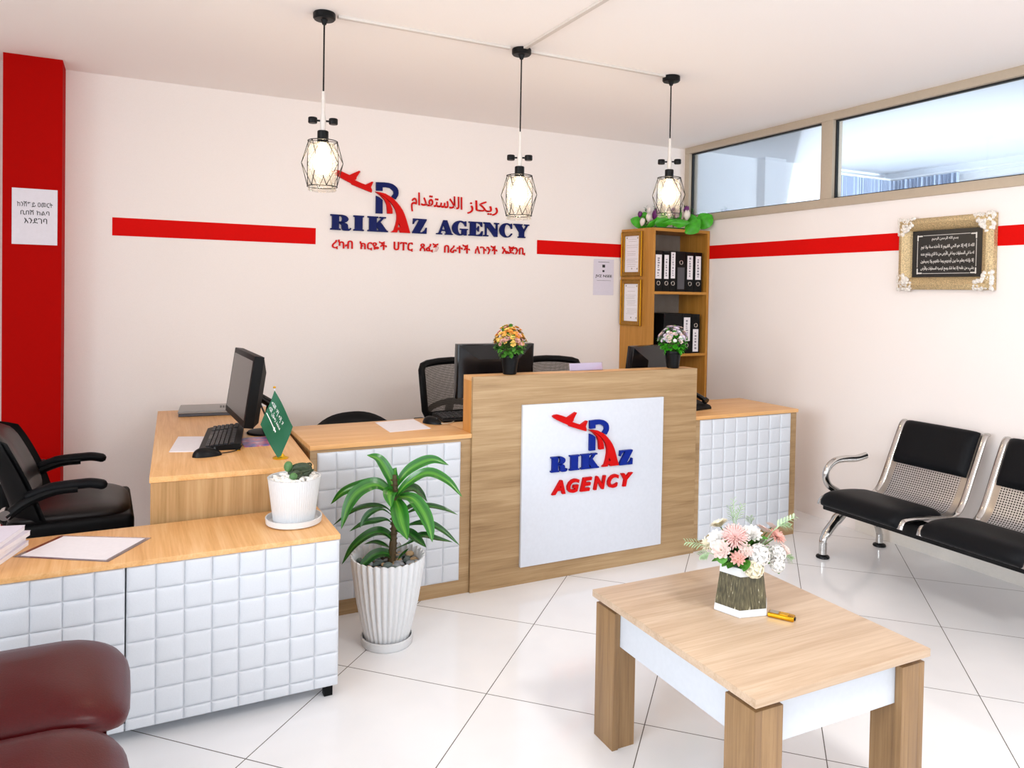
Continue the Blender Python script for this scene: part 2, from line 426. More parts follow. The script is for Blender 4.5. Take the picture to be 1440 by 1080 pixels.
def smooth_path(pts, n=6):
    """Catmull-Rom through points"""
    pts = [Vector(p) for p in pts]; P = [2*pts[0]-pts[1]]+pts+[2*pts[-1]-pts[-2]]; out = []
    for i in range(1, len(P)-2):
        for k in range(n):
            t = k/n; a, b, c, d = P[i-1], P[i], P[i+1], P[i+2]
            out.append(0.5*((2*b)+(c-a)*t+(2*a-5*b+4*c-d)*t*t+(3*b-a-3*c+d)*t**3))
    out.append(pts[-1]); return out
def text_into(b, body, size, frame, fit=None, embolden=0.0, shear=0.0, centre=True):
    """writes text as real letter faces into builder b; frame(u, v, w); fit=(width, height) in metres"""
    cu = bpy.data.curves.new('writing', 'FONT'); cu.body = body; cu.size = 1.0; cu.offset = embolden; cu.shear = shear; cu.extrude = 0.5; cu.resolution_u = 3
    ob = bpy.data.objects.new('writing', cu); COL.objects.link(ob)
    dg = bpy.context.evaluated_depsgraph_get()
    me = bpy.data.meshes.new_from_object(ob.evaluated_get(dg))
    xs = [v.co.x for v in me.vertices]; ys = [v.co.y for v in me.vertices]
    if xs:
        x0, x1, y0, y1 = min(xs), max(xs), min(ys), max(ys)
        if fit: kx, ky = fit[0]/(x1-x0), (fit[1]/(y1-y0) if fit[1] else fit[0]/(x1-x0))
        else: kx = ky = size
        vs = [b.bm.verts.new(frame((v.co.x-x0)*kx, (v.co.y-y0)*ky, v.co.z+0.5)) for v in me.vertices]
        for p in me.polygons:
            try: b.bm.faces.new([vs[i] for i in p.vertices])
            except ValueError: pass
    bpy.data.objects.remove(ob); bpy.data.curves.remove(cu); bpy.data.meshes.remove(me)
    return b
# Arabic: join letters with their positional forms and lay them out right to left
_AR = {'ا': (0xFE8D, 2), 'ب': (0xFE8F, 4), 'ة': (0xFE93, 2), 'ت': (0xFE95, 4), 'ث': (0xFE99, 4), 'ج': (0xFE9D, 4), 'ح': (0xFEA1, 4), 'خ': (0xFEA5, 4),
       'د': (0xFEA9, 2), 'ذ': (0xFEAB, 2), 'ر': (0xFEAD, 2), 'ز': (0xFEAF, 2), 'س': (0xFEB1, 4), 'ش': (0xFEB5, 4), 'ص': (0xFEB9, 4), 'ض': (0xFEBD, 4),
       'ط': (0xFEC1, 4), 'ظ': (0xFEC5, 4), 'ع': (0xFEC9, 4), 'غ': (0xFECD, 4), 'ف': (0xFED1, 4), 'ق': (0xFED5, 4), 'ك': (0xFED9, 4), 'ل': (0xFEDD, 4),
       'م': (0xFEE1, 4), 'ن': (0xFEE5, 4), 'ه': (0xFEE9, 4), 'و': (0xFEED, 2), 'ى': (0xFEEF, 2), 'ي': (0xFEF1, 4), 'أ': (0xFE83, 2), 'إ': (0xFE87, 2),
       '\u0001': (0xFEFB, 2), '\u0002': (0xFEF9, 2)}
def arabic(s):
    s = s.replace('لا', '\u0001').replace('لإ', '\u0002')
    out = []
    for i, ch in enumerate(s):
        if ch not in _AR: out.append(ch); continue
        base, n = _AR[ch]
        prev = i > 0 and s[i-1] in _AR and _AR[s[i-1]][1] == 4
        nxt = n == 4 and i+1 < len(s) and s[i+1] in _AR
        k = 3 if (prev and nxt) else 1 if prev else 2 if nxt else 0
        out.append(chr(base+k))
    return ''.join(reversed(out))

# ================================================================== SETTING
XL, YF = -6.6, -8.2
b = B(); b.box((XL, YF, -0.1), (0.0, 0.0, 0.0)); struct(b, 'floor', 'porcelain_tile')
b = B(); b.box((XL, YF, H), (0.0, 0.0, H+0.12)); struct(b, 'ceiling', 'ceiling_paint')
b = B(); b.box((XL, 0.0, 0), (0.0, 0.12, H)); struct(b, 'wall_back', 'wall_paint')
b = B(); b.box((XL-0.12, YF, 0), (XL, -5.7, H)); b.box((XL-0.12, -2.9, 0), (XL, 0.0, H)); b.box((XL-0.12, -5.7, 0), (XL, -2.9, 0.45)); b.box((XL-0.12, -5.7, 2.45), (XL, -2.9, H)); struct(b, 'wall_left', 'wall_paint')
b = B()
for a, c in (((-5.7, 0.45), (-2.9, 0.51)), ((-5.7, 2.39), (-2.9, 2.45)), ((-5.7, 0.51), (-5.64, 2.39)), ((-2.96, 0.51), (-2.9, 2.39)), ((-4.33, 0.51), (-4.27, 2.39))): b.box((XL-0.09, a[0], a[1]), (XL-0.03, c[0], c[1]))
struct(b, 'window_5', 'aluminium_champagne')
b = B(); b.box((0.0, YF, 0), (0.10, 0.12, 2.006)); struct(b, 'wall_right', 'wall_paint')
# front wall behind the camera with two shop windows
b = B()
for x0, x1 in ((XL, -6.25), (-3.55, -3.05), (-0.35, 0.0)): b.box((x0, YF-0.12, 0), (x1, YF, H))
b.box((XL, YF-0.12, 0), (0, YF, 0.35)); b.box((XL, YF-0.12, 2.5), (0, YF, H))
struct(b, 'wall_front', 'wall_paint')
for k, (x0, x1) in enumerate(((-6.25, -3.55), (-3.05, -0.35))):
    b = B()
    for a, c in (((x0, YF-0.09, 0.35), (x1, YF-0.03, 0.41)), ((x0, YF-0.09, 2.44), (x1, YF-0.03, 2.5)), ((x0, YF-0.09, 0.41), (x0+0.06, YF-0.03, 2.44)),
                 ((x1-0.06, YF-0.09, 0.41), (x1, YF-0.03, 2.44)), (((x0+x1)/2-0.03, YF-0.09, 0.41), ((x0+x1)/2+0.03, YF-0.03, 2.44))): b.box(a, c)
    w = struct(b, 'window_%d' % (k+2), 'aluminium_champagne')
# tiled skirting along the right-hand wall
b = B(); b.box((-0.012, YF, 0), (0.0, -1.7, 0.09), 0.002); struct(b, 'baseboard_right', 'skirting_tile')
# red column with its white notice and painted socket
b = B(); b.box((-4.581, -0.2, 0), (-4.318, 0.0, H)); struct(b, 'column', 'red_column_paint')
# red painted stripes
b = B(); b.box((-4.087, -0.002, 1.7096), (-2.946, 0.0, 1.8123)); struct(b, 'trim_1', 'red_paint')
b = B(); b.box((-1.343, -0.002, 1.7096), (-0.0, 0.0, 1.8123)); struct(b, 'trim_2', 'red_paint')
b = B(); b.box((-0.002, -4.5, 1.7096), (0.0, 0.0, 1.8123)); struct(b, 'trim_3', 'red_paint')
# high interior window band over the right-hand wall
b = B()
def fr(y0, y1, z0, z1): b.box((-0.015, y0, z0), (0.075, y1, z1), 0.003)
YE = -4.6
fr(YE, -0.03, 2.006, 2.06); fr(YE, -0.03, 2.56, H); fr(-0.085, -0.03, 2.06, 2.56); fr(-1.465, -1.375, 2.06, 2.56); fr(-3.15, -3.06, 2.06, 2.56); fr(YE, YE+0.06, 2.06, 2.56)
win = struct(b, 'window_1', 'aluminium_champagne')
for y0, y1 in ((-1.375, -0.085), (-3.06, -1.465), (YE+0.06, -3.15)):
    g = B()
    for a, c in (((y0, 2.06), (y1, 2.068)), ((y0, 2.552), (y1, 2.56)), ((y0, 2.068), (y0+0.008, 2.552)), ((y1-0.008, 2.068), (y1, 2.552))): g.box((0.012, a[0], a[1]), (0.034, c[0], c[1]))
    g.build('gasket', 'rubber_black', win, world=True)
    g = B(); g.box((0.020, y0+0.006, 2.066), (0.025, y1-0.006, 2.554)); g.build('pane', 'window_glass', win, world=True)
b = B(); b.box((0.0, YF, 2.006), (0.10, YE, H)); b.box((0.0, -0.03, 2.006), (0.10, 0.12, H)); struct(b, 'wall_right_upper', 'wall_paint')
# the next room seen through that band
XN = 2.42
b = B(); b.box((0.10, -5.6, H), (XN+0.1, 0.2, H+0.12)); struct(b, 'ceiling_next_room', 'next_room_paint')
b = B(); b.box((0.10, -0.02, 0), (XN+0.1, 0.12, H)); struct(b, 'wall_next_room_back', 'next_room_paint')
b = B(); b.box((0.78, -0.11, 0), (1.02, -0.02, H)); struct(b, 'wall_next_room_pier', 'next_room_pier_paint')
b = B(); b.box((0.10, -5.7, 0), (XN+0.1, -5.6, H)); struct(b, 'wall_next_room_front', 'next_room_paint')
b = B(); b.box((0.10, -5.6, -0.1), (XN+0.1, 0.0, 0.0)); struct(b, 'floor_next_room', 'skirting_tile')
b = B(); b.box((XN, -0.55, 0), (XN+0.1, 0.0, H)); b.box((XN, -5.6, 0), (XN+0.1, -3.9, H)); b.box((XN, -3.9, 0), (XN+0.1, -0.55, 0.8)); b.box((XN, -3.9, 2.52), (XN+0.1, -0.55, H)); struct(b, 'wall_next_room_far', 'next_room_paint')
b = B()
for y in (-3.9, -2.8, -1.7, -0.60): b.box((XN+0.02, y, 0.8), (XN+0.07, y+0.05, 2.52))
b.box((XN+0.02, -3.9, 2.47), (XN+0.07, -0.55, 2.52)); b.box((XN+0.02, -3.9, 0.8), (XN+0.07, -0.55, 0.85)); struct(b, 'window_4', 'white_plastic')
# curtain hung round the far corner of the next room, and its rail
ct = thing('curtain', 'pale blue pleated curtain in the next room, seen through the high glass', 'curtain', (1.9, -0.2, 1.2))
path = [Vector((1.58+0.72*i/70, -0.16, 0)) for i in range(71)]+[Vector((2.32, -0.18-0.62*i/60, 0)) for i in range(1, 61)]
def cfn(u, v):
    i = min(int(u*(len(path)-1)+0.5), len(path)-1); p = path[i]
    w = 0.022*sin(u*2*pi*34)+0.01*sin(u*57)
    z = 1.3+v*1.22
    return p + (Vector((0, w*(1.1-0.3*v), z)) if i < 71 else Vector((w*(1.1-0.3*v), 0, z)))
b = B(); b.grid(cfn, 262, 4); b.build('curtain_cloth', 'curtain_blue', ct, world=True, ang=80)
b = B(); b.tube([(1.5, -0.15, 2.535), (2.33, -0.15, 2.535), (2.33, -3.4, 2.535)], 0.011, 8); b.build('curtain_rail', 'white_plastic', ct, world=True)

# cable ducts on the ceiling
b = B(); b.box((-3.20, -1.578, H-0.012), (-2.37, -1.556, H), 0.002); tag(b.build('cable_duct', 'conduit_white'), 'slim white ceiling duct between the left and the middle pendant lamps', 'cable duct', 'ceiling cable ducts')
b = B(); b.box((-2.26, -1.578, H-0.012), (-1.43, -1.556, H), 0.002); tag(b.build('cable_duct', 'conduit_white'), 'slim white ceiling duct between the middle pendant lamp and the bookcase lamp', 'cable duct', 'ceiling cable ducts')
b = B(); b.box((-2.318, -4.3, H-0.012), (-2.296, -1.61, H), 0.002); tag(b.build('cable_duct', 'conduit_white'), 'slim white ceiling duct running from the middle pendant lamp towards the viewer', 'cable duct', 'ceiling cable ducts')

# round ceiling light at the end of that duct
t = thing('ceiling_light', 'round flat white ceiling light at the end of the cable duct', 'lamp', (-2.307, -4.45, H))
b = B(); b.lathe([(0, 0), (0.20, 0), (0.20, -0.05), (0.185, -0.055), (0.185, -0.045), (0, -0.045)], seg=40, cap=False); b.build('housing', 'white_plastic', t)
b = B(); b.lathe([(0, -0.046), (0.183, -0.046), (0.183, -0.052), (0, -0.054)], seg=40, cap=False); b.build('diffuser', 'lit_diffuser', t)
area('ceiling_lamp_light', (-2.307, -4.45, H-0.07), (-2.307, -4.45, 0), 0.34, 0.34, 36, (1.0, 0.98, 0.95))

# ================================================================== PENDANT LAMPS
def make_lamp():
    t = thing('pendant_lamp', '', 'lamp', (0, 0, 0), 0, 'pendant lamps over the counter')
    b = B(); b.lathe([(0.0, 0), (0.044, 0), (0.047, -0.004), (0.047, -0.024), (0.042, -0.030), (0.016, -0.031), (0.008, -0.05), (0.0, -0.05)], seg=36, cap=False); b.build('canopy', 'black_satin', t)
    b = B(); b.cyl((0, 0, -0.02), (0, 0, -0.345), 0.0034, seg=8); b.build('cord', 'black_plastic', t)
    b = B(); b.lathe([(0.0, -0.335), (0.0075, -0.335), (0.0085, -0.43), (0.012, -0.45), (0.013, -0.47), (0.010, -0.505), (0.0, -0.505)], seg=16, cap=False); b.build('stem', 'conduit_white', t)
    for s in (-1, 1):
        b = B(); b.lathe([(0.0, -0.448), (0.017, -0.448), (0.019, -0.451), (0.019, -0.470), (0.017, -0.473), (0, -0.473)], c=(s*0.043, 0, 0), seg=24, cap=False)
        b.box((min(s*0.008, s*0.03), -0.004, -0.464), (max(s*0.008, s*0.03), 0.004, -0.457)); b.build('side_disc', 'black_satin', t)
    b = B(); b.lathe([(0, -0.503), (0.021, -0.503), (0.0235, -0.506), (0.0235, -0.556), (0.0, -0.556)], seg=28, cap=False); b.build('socket', 'black_satin', t)
    # wire cage: two rings and six zig-zag lozenges
    b = B(); zt, zm, zb = -0.548, -0.635, -0.742; rt, rm, rb = 0.062, 0.090, 0.063; w = 0.0017
    for r, z in ((rt, zt), (rb, zb)): b.tube([(r*cos(2*pi*i/40), r*sin(2*pi*i/40), z) for i in range(40)], w*1.25, 6, closed=True)
    for k in range(6):
        a = 2*pi*(k+0.25)/6; P = lambda r, z, aa: (r*cos(aa), r*sin(aa), z)
        m = P(rm, zm-0.012*(k % 2), a)
        for s in (-1, 1):
            b.tube([P(rt, zt, a+s*pi/6), m], w, 6); b.tube([P(rb, zb, a+s*pi/6), m], w, 6)
    for s in (0, pi/2, pi, 3*pi/2): b.tube([(rt*cos(s), rt*sin(s), zt), (0.02*cos(s), 0.02*sin(s), zt+0.002)], w, 6)
    b.build('cage', 'dark_metal', t)
    b = B()
    def wall_(r, z): return (r, z)
    b.lathe([(0.024, -0.552), (0.050, -0.560), (0.058, -0.60), (0.060, -0.68), (0.058, -0.752)], seg=36, cap=False); b.lathe([(0.057, -0.752), (0.0595, -0.754), (0.0595, -0.758), (0.057, -0.760)], seg=36, cap=False); b.build('glass_shade', 'lamp_glass', t)
    b = B(); b.lathe([(0.0, -0.556), (0.013, -0.556), (0.016, -0.572), (0.027, -0.597), (0.036, -0.625), (0.037, -0.648), (0.030, -0.672), (0.014, -0.686), (0, -0.689)], seg=24, cap=False); b.build('bulb', 'bulb_glow', t)
    return t
lamp = make_lamp()
LAMPS = [((-3.258, -1.567, H), 'black wire-cage pendant lamp overlapping the red plane of the wall sign'),
         ((-2.305, -1.567, H-0.0), 'middle one of the three black wire-cage pendant lamps'),
         ((-1.392, -1.567, H), 'black wire-cage pendant lamp above the bookcase flowers, near the room corner')]
for i, (p, l) in enumerate(LAMPS):
    o = lamp if i == 0 else copy_tree(lamp)
    o.location = p; o['label'] = l
    o.rotation_euler = (0, 0, radians((-12, -27, -38)[i]))
    if i == 1:
        for ch in list(o.children):          # a slightly longer cord on the middle lamp
            if ch.name.startswith('canopy'): continue
            if ch.name.startswith('cord'): ch.scale = (1, 1, 1.19)
            else: ch.location.z -= 0.066

# ================================================================== LETTERING
def arc(cx, cy, rx, ry, a0, a1, n=10): return [(cx+rx*cos(radians(a0+(a1-a0)*i/n)), cy+ry*sin(radians(a0+(a1-a0)*i/n))) for i in range(n+1)]
def stem(x0, x1, s=0.07, t=0.09): return [(x0-s, 0), (x1+s, 0), (x1+s, t), (x1, t+0.02), (x1, 1-t-0.02), (x1+s, 1-t), (x1+s, 1), (x0-s, 1), (x0-s, 1-t), (x0, 1-t-0.02), (x0, t+0.02), (x0-s, t)]
FAT = {  # fat-face serif capitals: list of (outer, holes), unit height, own width
 'I': ([(stem(0.08, 0.44), [])], 0.52),
 'R': ([(stem(0.08, 0.42, 0.08), []), ([(0.40, 0.46), (0.52, 0.46)]+arc(0.52, 0.73, 0.36, 0.27, -90, 90, 14)+[(0.40, 1.0), (0.40, 0.91), (0.50, 0.91)]+arc(0.50, 0.735, 0.07, 0.175, 90, -90, 8)+[(0.40, 0.56)], []),
        ([(0.44, 0.50), (0.58, 0.53)]+arc(0.60, 0.30, 0.26, 0.21, 70, 0, 8)+[(0.86, 0.2), (0.89, 0.10), (0.95, 0.09), (0.97, 0.17), (1.02, 0.17)]+arc(0.87, 0.15, 0.15, 0.17, -20, -90, 6)+arc(0.68, 0.14, 0.13, 0.16, -90, -180, 6)+[(0.54, 0.34), (0.44, 0.43)], [])], 1.02),
 'K': ([(stem(0.08, 0.46, 0.08), []), ([(0.44, 0.40), (0.56, 0.50), (0.82, 0.90), (0.93, 0.91), (0.93, 1.0), (0.60, 1.0), (0.60, 0.91), (0.69, 0.90), (0.44, 0.52)], []),
        ([(0.48, 0.44), (0.66, 0.64), (0.98, 0.10), (1.04, 0.09), (1.04, 0), (0.52, 0), (0.52, 0.09), (0.58, 0.10), (0.46, 0.34)], [])], 1.04),
 'Z': ([([(0.02, 0), (0.92, 0), (0.94, 0.42), (0.88, 0.42), (0.80, 0.22), (0.64, 0.09), (0.50, 0.09), (0.92, 0.91), (0.92, 1.0), (0.06, 1.0), (0.04, 0.62), (0.10, 0.62), (0.16, 0.78), (0.30, 0.91), (0.44, 0.91), (0.02, 0.09)], [])], 0.94),
 'A': ([([(0, 0), (0.42, 0), (0.42, 0.08), (0.31, 0.09), (0.36, 0.25), (0.66, 0.25), (0.71, 0.09), (0.62, 0.08), (0.62, 0), (1.18, 0), (1.18, 0.08), (1.11, 0.09), (0.76, 1.0), (0.50, 1.0), (0.17, 0.12), (0.10, 0.08), (0, 0.08)], [[(0.39, 0.34), (0.51, 0.70), (0.63, 0.34)]])], 1.18),
 'G': ([(arc(0.50, 0.5, 0.50, 0.52, 62, 270, 20)+[(0.62, 0.0), (0.72, 0.06), (0.78, 0.0), (0.92, 0.0), (0.92, 0.38), (1.0, 0.39), (1.0, 0.47), (0.50, 0.47), (0.50, 0.39), (0.60, 0.38), (0.60, 0.14), (0.54, 0.07)]+arc(0.54, 0.5, 0.19, 0.43, 268, 92, 12)+[(0.66, 0.88), (0.76, 0.78), (0.82, 0.64), (0.90, 0.64), (0.88, 1.0), (0.81, 1.0), (0.76, 0.94)], [])], 1.0),
 'E': ([([(0, 0), (0.90, 0), (0.93, 0.36), (0.86, 0.36), (0.76, 0.16), (0.60, 0.09), (0.47, 0.09), (0.47, 0.46), (0.56, 0.46), (0.62, 0.32), (0.68, 0.32), (0.68, 0.70), (0.62, 0.70), (0.56, 0.55), (0.47, 0.55), (0.47, 0.91), (0.60, 0.91), (0.74, 0.84), (0.82, 0.66), (0.89, 0.66), (0.88, 1.0), (0, 1.0), (0, 0.91), (0.09, 0.90), (0.09, 0.10), (0, 0.09)], [])], 0.93),
 'N': ([([(0, 0), (0.36, 0), (0.36, 0.09), (0.235, 0.11), (0.235, 0.72), (0.80, 0), (1.03, 0), (1.03, 0.89), (1.14, 0.91), (1.14, 1), (0.79, 1), (0.79, 0.91), (0.92, 0.89), (0.92, 0.46), (0.46, 1.0), (0, 1.0), (0, 0.91), (0.11, 0.88), (0.13, 0.11), (0, 0.09)], [])], 1.14),
 'C': ([(arc(0.50, 0.5, 0.50, 0.52, 62, 296, 22)+[(0.80, 0.08), (0.92, 0.24), (0.90, 0.30), (0.86, 0.30), (0.76, 0.16), (0.64, 0.07)]+arc(0.55, 0.5, 0.20, 0.43, 268, 92, 12)+[(0.68, 0.88), (0.78, 0.78), (0.84, 0.62), (0.91, 0.62), (0.89, 1.0), (0.82, 1.0), (0.77, 0.94)], [])], 0.94),
 'Y': ([([(0.33, 0), (0.88, 0), (0.88, 0.09), (0.79, 0.10), (0.79, 0.44), (1.06, 0.90), (1.16, 0.91), (1.16, 1.0), (0.80, 1.0), (0.80, 0.91), (0.93, 0.90), (0.76, 0.58), (0.58, 0.90), (0.66, 0.91), (0.66, 1.0), (0, 1.0), (0, 0.91), (0.09, 0.90), (0.42, 0.40), (0.42, 0.10), (0.33, 0.09)], [])], 1.16)}
def fat_letter(b, ch, x0, x1, z0, h, y, d):
    shapes, w = FAT[ch]
    for o, hs in shapes:
        b.prism(o, hs, lambda u, v, k: Vector((x0+u*(x1-x0)/w, y-d*k, z0+v*h)))
PLANE = [(0.006, .5694), (.0302, .5815), (.0664, .5835), (.1087, .5714), (.1791, .5453), (.2736, .5956), (.2897, .5895), (.2535, .5312), (.2475, .507), (.2354, .499), (.3018, .4748), (.3421, .4628), (.4064, .499), (.4225, .497), (.3984, .4406), (.4105, .4145), (.4064, .3903), (.3843, .3964), (.2958, .4245), (.2032, .4547), (.1972, .4668), (.1469, .4869), (.0604, .5272), (.0221, .5493)]
RTOP = [(.4511, .4969), (.5291, .5015), (.5826, .5), (.6200, .492), (.6453, .4786), (.670, .458), (.6835, .4327), (.687, .405), (.682, .3792), (.6575, .3394), (.6116, .3624), (.6346, .3945), (.635, .41), (.6284, .4235), (.5948, .4495), (.5489, .4541), (.5183, .4511), (.5183, .4144), (.4526, .4128)]
RSTEM = [(.4526, .3624), (.4847, .3486), (.5199, .3242), (.5214, .1860), (.4526, .1850)]
ROAD1 = [(.4419, .4021), (.4908, .3991), (.5459, .3899), (.6086, .3593), (.6460, .332), (.6789, .2997), (.7080, .267), (.7324, .2324), (.753, .193), (.7691, .1514), (.7936, .0765), (.8165, .0050), (.7095, .0050), (.7049, .0291), (.6835, .0291), (.6758, .0050), (.6101, .0050), (.6407, .026), (.659, .0841), (.6697, .1376), (.6697, .182), (.6529, .2385), (.6330, .27), (.6086, .2997), (.5612, .341), (.5076, .3731), (.4495, .3976)]
AHOLE = [(.6927, .0994), (.7125, .0612), (.6804, .0581)]
ROAD2 = [(.4495, .3945), (.4924, .3685), (.5382, .3272), (.5627, .2768), (.5703, .1896), (.6254, .1927), (.6223, .2401), (.6009, .2905), (.5703, .3272), (.5306, .3563), (.4924, .3746)]
def emblem(parent, x0, w, z0, y, d, red, blue):
    F = lambda dd: (lambda u, v, k: Vector((x0+u*w, y-dd*k, z0+v*w)))
    b = B(); b.prism(PLANE, [], F(d)); b.build('plane_emblem', red, parent, world=True)
    b = B(); b.prism(RTOP, [], F(d)); b.prism(RSTEM, [], F(d)); b.build('monogram', blue, parent, world=True)
    b = B(); b.prism(ROAD1, [AHOLE], F(d*1.15)); b.prism(ROAD2, [], F(d*1.15)); b.build('road_emblem', red, parent, world=True)
# sign on the wall
ws = thing('wall_sign', 'raised blue and red agency sign with a red plane on the white back wall', 'sign', (-2.14, 0, 1.8))
emblem(ws, -2.856, 0.654, 1.808, -0.004, 0.014, 'letter_red', 'letter_blue')
for word in ((('R', -2.857, -2.722), ('I', -2.709, -2.637), ('K', -2.614, -2.476), ('Z', -2.308, -2.204)),
             (('A', -2.134, -2.014), ('G', -2.018, -1.900), ('E', -1.894, -1.786), ('N', -1.781, -1.660), ('C', -1.655, -1.552), ('Y', -1.543, -1.417))):
    b = B()
    for ch, x0, x1 in word:
        k = (x0+2.857)/1.44
        fat_letter(b, ch, x0, x1, 1.807+0.014*k, 0.099, -0.004, 0.014)
    b.build('blue_lettering', 'letter_blue', ws, world=True)
for body, x0, z0, sl, w, h in (('ريكاز', -1.905, 1.968, -0.01, 0.237, 0.098), ('اللاستقدام', -2.316, 1.958, -0.03, 0.373, 0.133)):
    b = B(); text_into(b, arabic(body), 1, lambda u, v, k: Vector((x0+u, -0.004-0.006*k, z0+v+sl*u)), fit=(w, h), embolden=0.012); b.build('arabic_lettering', 'letter_red', ws, world=True)
for body, c0, c1 in (('ረካብ', 30, 172), ('ክርዬች', 218, 402), ('ሀፐር', 447, 577), ('ጸፈኝ', 623, 750), ('በራተች', 788, 963), ('ለጉንች', 995, 1147), ('ኤጀንቢ', 1178, 1335)):
    x0, x1 = on(460+c0/4.8, 345, 'y', 0).x, on(460+c1/4.8, 345, 'y', 0).x
    b = B(); text_into(b, body, 1, lambda u, v, k: Vector((x0+u, -0.004-0.006*k, 1.684+v+0.009*(x0+2.845))), fit=(x1-x0, 0.062), embolden=0.022); b.build('amharic_lettering', 'letter_red', ws, world=True)

# notice on the column, poster by the bookcase
t = thing('paper_notice', 'white paper notice with three lines of black Amharic on the red column', 'notice', (-4.44, -0.2, 1.63))
b = B(); b.box((-4.540, -0.2025, 1.632), (-4.338, -0.2005, 1.922)); b.build('sheet', 'paper_notice', t, world=True)
b = B()
for body, x0, w, z, h in (('ከንሽግይ ዐመርት', -4.517, 0.158, 1.826, 0.030), ('ቢበሽ ከልባ', -4.502, 0.128, 1.784, 0.028), ('እንደገባ', -4.486, 0.102, 1.742, 0.028)):
    text_into(b, body, 1, lambda u, v, k: Vector((x0+u, -0.2026-0.0006*k, z+v)), fit=(w, h), embolden=0.008)
b.build('writing', 'ink_black', t, world=True)
t = thing('wall_poster', 'pale lilac paper poster on the back wall, beside the bookcase', 'poster', (-0.756, 0, 1.415))
b = B(); b.box((-0.849, -0.003, 1.416), (-0.664, -0.001, 1.692)); b.build('sheet', 'paper_lilac', t, world=True)
b = B(); F = lambda x, z, s=1: (lambda u, v, k: Vector((x+u, -0.003-0.0006*k, z+v)))
text_into(b, 'JVZ NSEE', 1, F(-0.832, 1.547), fit=(0.152, 0.026), embolden=0.02)
b.box((-0.770, -0.0036, 1.628), (-0.745, -0.003, 1.650)); b.box((-0.768, -0.0036, 1.593), (-0.750, -0.003, 1.608)); b.box((-0.808, -0.0036, 1.668), (-0.706, -0.003, 1.671)); b.box((-0.818, -0.0036, 1.527), (-0.690, -0.003, 1.529))
b.build('print', 'ink_black', t, world=True)
t = thing('wall_socket', 'small dark red socket box low on the red column', 'socket', (-4.41, -0.2, 0.44))
b = B(); b.box((-4.445, -0.214, 0.445), (-4.377, -0.2005, 0.515), 0.004); b.build('plate', 'red_column_paint', t, world=True)
b = B(); b.box((-4.437, -0.216, 0.452), (-4.385, -0.2135, 0.507), 0.003); b.build('insert', 'maroon_leather', t, world=True)

# ================================================================== RECEPTION FURNITURE
def tiles(b, x0, x1, z0, z1, y, nx, rh, d=0.0075, base=0.006):
    """quilted leatherette: pillowed squares in columns nx, rows of height rh counted from the top, facing -y"""
    cw = (x1-x0)/nx; z = z1
    b.box((x0, y, z0), (x1, y+base, z1))
    while z > z0+0.004:
        zb = max(z0, z-rh); n = 10
        for i in range(nx):
            xa = x0+i*cw
            def fn(u, v):
                p = lambda q: (1-abs(2*q-1)**9)**0.6
                g = 0.0009/cw; gv = 0.0009/(z-zb)
                return Vector((xa+(g+u*(1-2*g))*cw, y-0.0005-d*p(u)*p(v)*(0.80+0.20*(1-(2*u-1)**2)*(1-(2*v-1)**2)), zb+(gv+v*(1-2*gv))*(z-zb)))
            q = lambda k: 0.5-0.5*math.copysign(abs(cos(pi*k))**0.62, cos(pi*k))
            b.grid(lambda u, v: fn(q(u), q(v)), n, n)
        z = zb
# --- tall centre counter
t = thing('reception_counter', 'tall oak reception counter with a white sign board on its front', 'counter', (-1.875, -1.5, 0))
X0, X1, YB = -2.55, -1.20, -1.49
b = B(); b.box((X0, -1.605, 0), (X1, -1.586, 1.025), 0.0012); b.build('front_panel', 'oak_front', t, world=True)
for x in (X0, X1-0.02):
    b = B(); b.box((x, -1.586, 0), (x+0.02, YB, 1.004), 0.001); o = b.build('side_panel', 'oak_side', t, world=True)
b = B(); b.box((X0, -1.586, 1.004), (X1, YB, 1.025), 0.0012); b.build('ledge', 'oak_top', t, world=True)
b = B(); b.box((X0+0.02, YB-0.018, 0.757), (X1-0.02, YB, 1.004)); b.build('back_panel', 'oak_front', t, world=True)
b = B(); b.box((X0+0.001, YB, 0.737), (X1-0.001, -1.11, 0.757), 0.001); b.build('worktop', 'oak_top', t, world=True)
b = B(); b.box((-2.291, -1.622, 0.088), (-1.440, -1.605, 0.881), 0.002); sb = b.build('sign_board', 'white_board', t, world=True)
sb['label'] = 'white sign board on the oak front'
emblem(sb, -2.135, 0.490, 0.541, -1.622, 0.016, 'board_red', 'board_blue')
b = B()
for ch, x0, x1 in (('R', -2.136, -2.042), ('I', -2.030, -1.972), ('K', -1.963, -1.855), ('Z', -1.731, -1.646)): fat_letter(b, ch, x0, x1, 0.541, 0.076, -1.622, 0.016)
b.build('blue_lettering', 'board_blue', sb, world=True)
b = B()
for ch, x0, w in (('A', -2.128, 0.078), ('G', -2.040, 0.070), ('E', -1.962, 0.068), ('N', -1.882, 0.072), ('C', -1.798, 0.068), ('Y', -1.716, 0.075)):
    text_into(b, ch, 1, lambda u, v, k: Vector((x0+u, -1.622-0.015*k, 0.428+v)), fit=(w, 0.069), embolden=0.042, shear=0.20)
b.build('red_lettering', 'board_red', sb, world=True)

